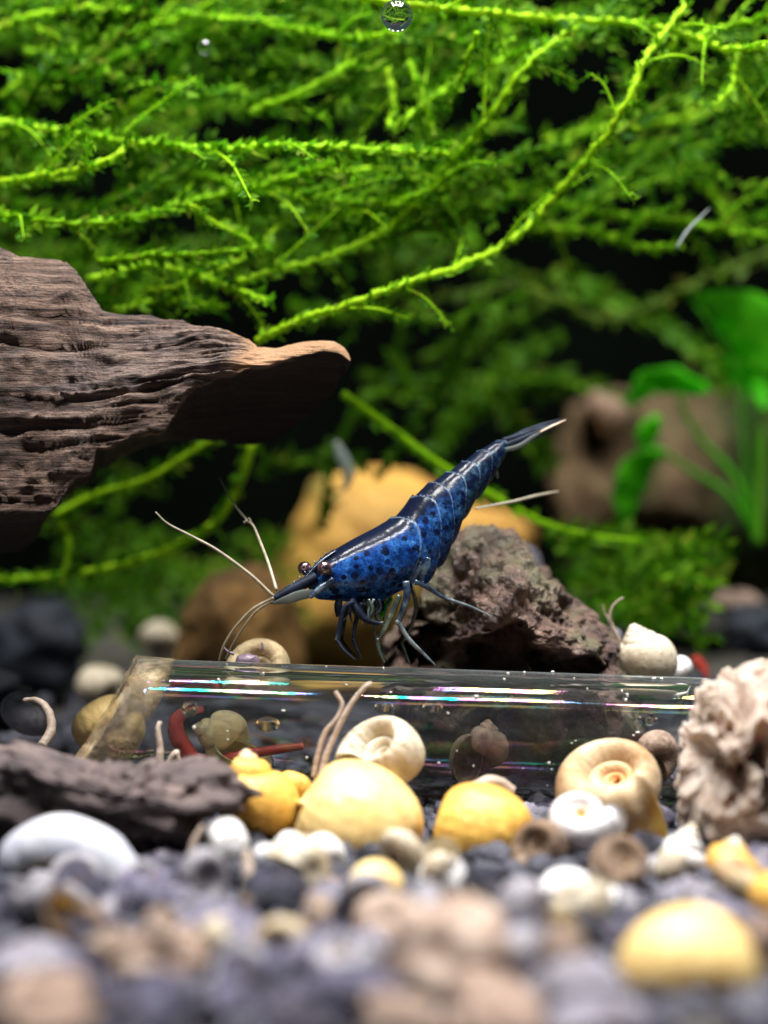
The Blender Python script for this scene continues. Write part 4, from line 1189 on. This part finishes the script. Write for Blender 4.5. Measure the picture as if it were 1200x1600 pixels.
LF, LS = leaf_shape(True), leaf_shape(False)
LEAFME = []
for k in range(4):
    v = LF[0].copy()
    v[:, 2] += 0.12 * np.sin(v[:, 0] * 4 + k) * (k - 1.5) * 0.5
    v[:, 1] *= (0.8, 1.0, 1.2, 0.95)[k]
    me = mk('moss_leaf', v, LF[1])
    me.materials.append(M['moss_leaf'])
    LEAFME.append(me)


def leaf_frames(pts, gap, size, spread=(.55, .95)):
    """one pair of leaves per gap: position, 3x3 axes, size"""
    L = np.linalg.norm(np.diff(pts, axis=0), axis=1).sum()
    n_ = max(3, int(L / gap))
    q = spline(pts, n_)
    t, u, v = frames(q)
    res = []
    roll = RNG.uniform(0, 6.28)
    for i in range(n_):
        for sg in (-1, 1):
            r = roll + RNG.normal(0, 0.55) + (0 if sg > 0 else math.pi)
            sd = math.cos(r) * u[i] + math.sin(r) * v[i]
            k = RNG.uniform(*spread)
            d = t[i] * (1 - k * .55) + sd * k
            d /= np.linalg.norm(d)
            nn = np.cross(d, np.cross(t[i], sd)) * -1
            nn = np.cross(np.cross(t[i], d), d) if np.linalg.norm(nn) < .1 else np.cross(np.cross(t[i], sd), d)
            nn = np.cross(d, np.cross(nn, d))
            b_ = np.cross(t[i], sd); b_ /= np.linalg.norm(b_) + 1e-9
            rolll = RNG.normal(0, .5)
            w_ = np.cross(b_, d)
            bb = b_ * math.cos(rolll) + w_ * math.sin(rolll)
            ww = np.cross(bb, d)
            res.append((q[i] + sd * 0.012, np.stack([d, ww, bb], 1), size * RNG.uniform(.65, 1.2)))
    return res


def leaves_mesh(fr, shape):
    v0, f0 = shape
    return join([(v0 @ A.T * s_ + p_, f0) for p_, A, s_ in fr])


STR = [  # points in the frame, depth, leaf size, stem radius
    ([(-40, 186), (0, 190), (100, 206), (200, 222), (330, 233), (450, 228), (560, 233), (700, 240)], .55, .095, .017),
    ([(-40, 292), (0, 285), (90, 272), (165, 252), (195, 232)], .45, .085, .018),
    ([(-30, 330), (60, 345), (140, 348), (210, 340), (300, 315), (370, 300), (430, 285), (520, 255)], .65, .09, .015),
    ([(298, 322), (340, 350), (392, 376)], .6, .08, .011),
    ([(40, 84), (140, 65), (260, 36), (340, 0), (380, -20)], 1.7, .09, .019),
    ([(150, 205), (240, 142), (300, 120), (380, 110), (470, 88)], 2.0, .10, .014),
    ([(390, 175), (470, 145), (540, 105), (600, 75), (690, 15)], 1.4, .10, .018),
    ([(370, 440), (440, 420), (520, 398), (620, 345), (700, 260), (760, 190), (820, 105), (900, 40)], .8, .10, .016),
    ([(140, 436), (240, 414), (330, 438), (420, 470)], .7, .085, .014),
    ([(400, 532), (470, 500), (560, 470), (640, 440), (720, 415), (800, 375), (850, 325), (900, 270), (940, 220), (985, 150), (1010, 90), (1070, 10)], .4, .075, .017),
    ([(560, -6), (640, 8), (760, 20), (880, 30), (990, 36), (1080, 56), (1140, 76), (1220, 70)], .35, .07, .018),
    ([(620, 200), (700, 135), (790, 90), (880, 62)], .9, .095, .014),
    ([(604, 100), (615, 160), (606, 200)], 1.0, .08, .011),
    ([(640, 95), (665, 160), (675, 205)], 1.2, .08, .011),
    ([(745, 50), (728, 105), (714, 140)], .5, .06, .012),
    ([(790, 285), (880, 320), (960, 335), (1060, 346), (1220, 372)], 2.0, .10, .015),
    ([(820, 355), (920, 362), (1000, 386), (1055, 380)], 2.0, .10, .016),
    ([(150, 408), (250, 398), (330, 394), (420, 384)], .7, .085, .013),
    ([(180, 482), (260, 470), (345, 478)], 1.0, .10, .013),
    ([(-30, 60), (40, 28), (140, 12), (240, 20)], 1.1, .095, .014),
    ([(1152, 72), (1146, 125), (1122, 165)], .9, .10, .009),
    ([(850, 220), (960, 200), (1060, 186), (1200, 150)], 3.0, .11, .014),
    ([(960, 248), (1030, 248), (1090, 285), (1150, 340)], 2.4, .11, .016),
    ([(280, 20), (420, 38), (540, 60), (620, 50)], 1.0, .095, .013),
    ([(300, 272), (420, 300), (540, 315), (640, 312)], 1.2, .10, .012),
    ([(520, 270), (600, 265), (690, 295), (760, 320)], 1.3, .10, .012),
    ([(0, 150), (60, 110), (150, 85)], 1.6, .10, .012),
    ([(480, 345), (570, 330), (660, 300), (740, 240)], 1.0, .09, .012),
    ([(230, 455), (300, 440), (380, 400), (440, 350)], 1.1, .09, .012),
    ([(760, 150), (780, 90), (800, 20)], 1.6, .09, .012),
    ([(1080, 60), (1140, 40), (1220, 20)], .6, .08, .015),
    ([(980, 170), (1020, 120), (1060, 60)], 1.5, .09, .012)]

mossroot = thing('java_moss', P(600, 250, 1.6), 'bright green java moss hanging in a tangle of leafy strands over the tank', 'moss')
CAND = []
for si, (pts, y, ls, sr) in enumerate(STR):
    y += 0.75 if y < .5 else .6
    q = np.array([P(a_, b_, y + 0.25 * math.sin(si * 1.7 + i * .9)) for i, (a_, b_) in enumerate(pts)])
    L = np.linalg.norm(np.diff(q, axis=0), axis=1).sum()
    stem = spline(q, max(20, int(L / .035)))
    stem = stem + 0.006 * RNG.normal(size=stem.shape)
    n_ = len(stem)
    rad = sr * 1.6 * (1 + .22 * np.sin(np.arange(n_) * 1.9)) * np.interp(np.arange(n_), [0, n_ * .85, n_], [1, .85, .5])
    pieces = [tube(stem, rad, 7)]
    fr = leaf_frames(stem, .085, ls * 1.12)
    # small leaflets that lie along the stem
    close = leaf_frames(stem, .028, ls * .7, (.25, .65))
    # side twigs
    t, u, v = frames(stem)
    for i in range(8, n_ - 6, RNG.integers(9, 15)):
        r = RNG.uniform(0, 6.28)
        d = t[i] * .75 + (math.cos(r) * u[i] + math.sin(r) * v[i]) * RNG.uniform(.5, .9)
        Lb = RNG.uniform(.25, .7)
        tw = spline([stem[i], stem[i] + d * Lb * .5, stem[i] + d * Lb + np.array((0, 0, -.10 * RNG.uniform(0, 1.5)))], 12)
        pieces.append(tube(tw, [sr * .6, sr * .5, sr * .25], 5))
        fr += leaf_frames(tw, .045, ls * .72)
    fo = obj('frond', *join(pieces), M['moss_stem'], mossroot, origin=stem[n_ // 2])
    for f_ in fr:
        p_ = f_[0]; d_ = D0 + p_[1]
        px_, py_ = 600 + 3000 * p_[0] / d_, 800 - 3000 * p_[2] / d_
        vis = -5 < px_ < 1205 and -5 < py_ < 1000 and p_[1] < 2.0 and not (px_ < 400 and py_ > 500)
        CAND.append((f_[2] / d_ if vis else 0, fo, f_))
    tag(obj('stem_leaves', *leaves_mesh(close, LF), M['moss_bright'], fo), kind='stuff')
order = sorted(range(len(CAND)), key=lambda i: -CAND[i][0])
single = set(order[:300])
rest = {}
for i, (_, fo, f_) in enumerate(CAND):
    if i in single:
        o = link('leaf', LEAFME[i % 4], f_[0], fo)
        A = Matrix([list(r) for r in f_[1]]).to_4x4()
        o.rotation_euler = A.to_euler()
        o.scale = (f_[2],) * 3
    else:
        rest.setdefault(fo.name, (fo, []))[1].append(f_)
for fo, fr in rest.values():
    V, F = leaves_mesh(fr, LF)
    tag(obj('small_leaves', V, F, M['moss_leaf'], fo), kind='stuff')

# the tangle behind, too dense to count
stems, lv = [], []
for k in range(118):
    x0 = RNG.uniform(-150, 1150)
    if x0 > 700 and RNG.random() < .6: continue
    y0 = RNG.uniform(-60, 500 if x0 < 620 else 380)
    y = RNG.uniform(2.0, 4.8 if x0 < 650 else 3.6)
    if RNG.random() < .35: y = RNG.uniform(1.7, 2.3)
    ln = RNG.uniform(150, 380)
    sl = RNG.normal(-.28, .3)
    if RNG.random() < .15: sl = RNG.uniform(-2.2, -.9)
    dx = ln / math.hypot(1, sl)
    bend = RNG.normal(0, 25)
    pts = [(x0, y0), (x0 + dx * .5, y0 + sl * dx * .5 + bend), (x0 + dx, y0 + sl * dx)]
    q = np.array([P(a_, b_, y + RNG.normal(0, .25)) for a_, b_ in pts])
    st_ = spline(q, 26)
    stems.append(tube(st_, [.019, .017, .008], 5))
    lv += leaf_frames(st_, .05, RNG.uniform(.09, .13))
    for i in range(4, 22, 7):
        d = RNG.normal(size=3) * np.array((1, .6, 1)); d /= np.linalg.norm(d)
        tw = spline([st_[i], st_[i] + d * RNG.uniform(.2, .5)], 6)
        stems.append(tube(tw, [.009, .004], 4))
        lv += leaf_frames(tw, .055, .10)
ts = obj('tangled_stems', *join(stems), M['moss_leaf'], mossroot)
tag(ts, kind='stuff')
V, F = leaves_mesh(lv, LS)
tag(obj('tangled_leaves', V, F, M['moss_leaf'], mossroot), kind='stuff')


# dim growth far behind
fs_, fl_ = [], []
for k in range(34):
    x0, y0, y = RNG.uniform(-200, 760), RNG.uniform(350, 840), RNG.uniform(4.5, 8)
    if y0 > 640 and 180 < x0: continue
    q = np.array([P(x0, y0, y), P(x0 + 120, y0 - RNG.uniform(-30, 60), y), P(x0 + 260, y0 - RNG.uniform(-60, 130), y)])
    st_ = spline(q, 24)
    fs_.append(tube(st_, [.035, .03, .015], 5))
    fl_ += leaf_frames(st_, .08, .17)
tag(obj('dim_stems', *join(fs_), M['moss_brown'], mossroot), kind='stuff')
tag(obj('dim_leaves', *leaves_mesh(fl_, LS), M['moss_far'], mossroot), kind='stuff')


def strand(pts, y, ls, sr, label, leaf='moss_far', stemm='moss_stem', gap=.06, yb=None, group=None):
    k = len(pts)
    yb = y if yb is None else yb
    q = np.array([P(a_, b_, y + (yb - y) * i / (k - 1)) for i, (a_, b_) in enumerate(pts)])
    L = np.linalg.norm(np.diff(q, axis=0), axis=1).sum()
    st_ = spline(q, max(16, int(L / .06)))
    root = thing('moss_strand', st_[0], label, 'moss', group)
    obj('stem', *tube(st_, [sr, sr, sr * .5], 6), M[stemm], root)
    fr = leaf_frames(st_, gap, ls)
    o = obj('small_leaves', *leaves_mesh(fr, LS), M[leaf], root)
    tag(o, kind='stuff')


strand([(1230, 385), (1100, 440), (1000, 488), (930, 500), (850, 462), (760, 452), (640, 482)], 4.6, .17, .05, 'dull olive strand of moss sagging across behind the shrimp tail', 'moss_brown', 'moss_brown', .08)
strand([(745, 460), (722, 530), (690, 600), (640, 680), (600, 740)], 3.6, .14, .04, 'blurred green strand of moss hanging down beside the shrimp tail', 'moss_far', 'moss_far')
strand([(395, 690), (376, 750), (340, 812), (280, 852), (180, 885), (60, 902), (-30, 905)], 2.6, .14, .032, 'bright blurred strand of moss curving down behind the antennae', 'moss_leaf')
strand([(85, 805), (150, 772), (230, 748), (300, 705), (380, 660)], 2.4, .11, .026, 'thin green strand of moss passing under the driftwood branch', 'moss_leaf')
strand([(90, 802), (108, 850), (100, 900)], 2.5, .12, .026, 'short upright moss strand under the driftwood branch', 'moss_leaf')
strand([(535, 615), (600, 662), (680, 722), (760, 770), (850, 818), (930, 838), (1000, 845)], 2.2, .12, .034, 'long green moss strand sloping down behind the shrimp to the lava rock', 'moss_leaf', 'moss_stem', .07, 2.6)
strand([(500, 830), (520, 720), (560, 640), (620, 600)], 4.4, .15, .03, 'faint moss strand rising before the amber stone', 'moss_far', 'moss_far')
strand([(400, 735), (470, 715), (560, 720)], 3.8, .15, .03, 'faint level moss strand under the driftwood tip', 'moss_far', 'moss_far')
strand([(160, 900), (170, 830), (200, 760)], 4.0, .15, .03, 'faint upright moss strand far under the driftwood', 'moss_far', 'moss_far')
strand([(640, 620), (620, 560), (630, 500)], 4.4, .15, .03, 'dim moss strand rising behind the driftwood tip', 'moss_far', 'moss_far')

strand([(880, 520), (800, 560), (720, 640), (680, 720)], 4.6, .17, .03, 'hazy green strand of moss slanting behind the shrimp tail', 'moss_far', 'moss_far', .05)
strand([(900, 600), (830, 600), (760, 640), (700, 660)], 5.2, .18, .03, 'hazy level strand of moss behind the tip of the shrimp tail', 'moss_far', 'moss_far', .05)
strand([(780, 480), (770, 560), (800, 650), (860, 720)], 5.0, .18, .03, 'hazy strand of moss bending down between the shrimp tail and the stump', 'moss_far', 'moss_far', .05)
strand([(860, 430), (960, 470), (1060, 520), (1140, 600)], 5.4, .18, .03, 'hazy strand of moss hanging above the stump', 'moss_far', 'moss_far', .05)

# low tufts of moss on the far gravel
parts = []
for k in range(70):
    y = RNG.uniform(2.5, 6)
    px, py = RNG.uniform(850, 1090), RNG.uniform(835, 975)
    q = np.array([P(px, py, y), P(px + 35, py - RNG.uniform(0, 20), y), P(px + 70, py + RNG.uniform(-10, 30), y)])
    parts += leaf_frames(spline(q, 14), .07, .15)
V, F = leaves_mesh(parts, LS)
tag(obj('moss_tuft', V, F, M['moss_leaf']), 'low bright green tufts of moss growing behind the lava rock', 'moss', kind='stuff')
parts = []
for k in range(60):
    y = RNG.uniform(5, 8)
    px, py = RNG.uniform(60, 430), RNG.uniform(850, 1000)
    q = np.array([P(px, py, y), P(px + 35, py - RNG.uniform(0, 40), y), P(px + 70, py + RNG.uniform(-10, 30), y)])
    parts += leaf_frames(spline(q, 14), .09, .16)
V, F = leaves_mesh(parts, LS)
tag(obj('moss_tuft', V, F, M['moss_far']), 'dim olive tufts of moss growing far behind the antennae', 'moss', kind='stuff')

# ------------------------------------------------------------------ broad leaved plant, right
pl = thing('water_plant', P(1185, 850, 5.1), 'blurred water plant with broad bright green leaves beside the stump', 'plant')


def leaf(mid, wid, y, ang_roll, label=None):
    k = len(mid)
    q = spline([P(a_, b_, y + 0.1 * i) for i, (a_, b_) in enumerate(mid)], 24)
    t, u, v = frames(q)
    Vv = []
    ws = np.interp(np.linspace(0, 1, 24), np.linspace(0, 1, len(wid)), wid) * U(y)
    for i in range(24):
        sd = np.cross(t[i], (0, math.sin(ang_roll), math.cos(ang_roll)))
        sd = sd / (np.linalg.norm(sd) + 1e-9)
        nn = np.cross(sd, t[i])
        for j, e in enumerate(np.linspace(-1, 1, 9)):
            Vv.append(q[i] + sd * e * ws[i] + nn * (0.25 * ws[i] * e * e + 0.03 * math.sin(i * .9) * abs(e)))
    Vv = np.array(Vv)
    Ff = [(i * 9 + j, i * 9 + j + 1, (i + 1) * 9 + j + 1, (i + 1) * 9 + j) for i in range(23) for j in range(8)]
    o = obj('leaf', Vv, Ff, M['plant_leaf'], pl)
    mod = o.modifiers.new('thickness', 'SOLIDIFY'); mod.thickness = 0.02
    return o


R_ = math.radians
leaf([(1078, 462), (1130, 478), (1185, 520), (1230, 600)], [3, 26, 50, 46, 6], 4.6, R_(68))
leaf([(1110, 612), (1070, 600), (1020, 598), (975, 632)], [3, 20, 26, 20, 2], 4.6, R_(50))
leaf([(1040, 705), (1005, 722), (982, 765), (972, 822)], [3, 20, 27, 19, 2], 4.8, R_(78))
leaf([(1195, 640), (1190, 610), (1197, 575)], [4, 14, 16, 3], 4.8, R_(80))
leaf([(1130, 560), (1160, 590), (1210, 600)], [4, 18, 20, 6], 5.0, R_(60))
leaf([(1030, 650), (1010, 680), (1005, 700)], [3, 16, 16, 3], 4.6, R_(80))
for pts, r in (([(1085, 470), (1140, 560), (1180, 680), (1185, 850)], 7), ([(1052, 605), (1090, 680), (1150, 750), (1185, 850)], 10), ([(1030, 700), (1080, 735), (1140, 775), (1190, 850)], 9), ([(1195, 640), (1190, 720), (1185, 850)], 10), ([(1150, 540), (1160, 680), (1180, 850)], 6)):
    obj('stem', *tube(spline([P(a_, b_, 4.9 + .05 * i) for i, (a_, b_) in enumerate(pts)], 26), [r * .4 * U(5), r * .75 * U(5)], 8), M['plant_stem'], pl)
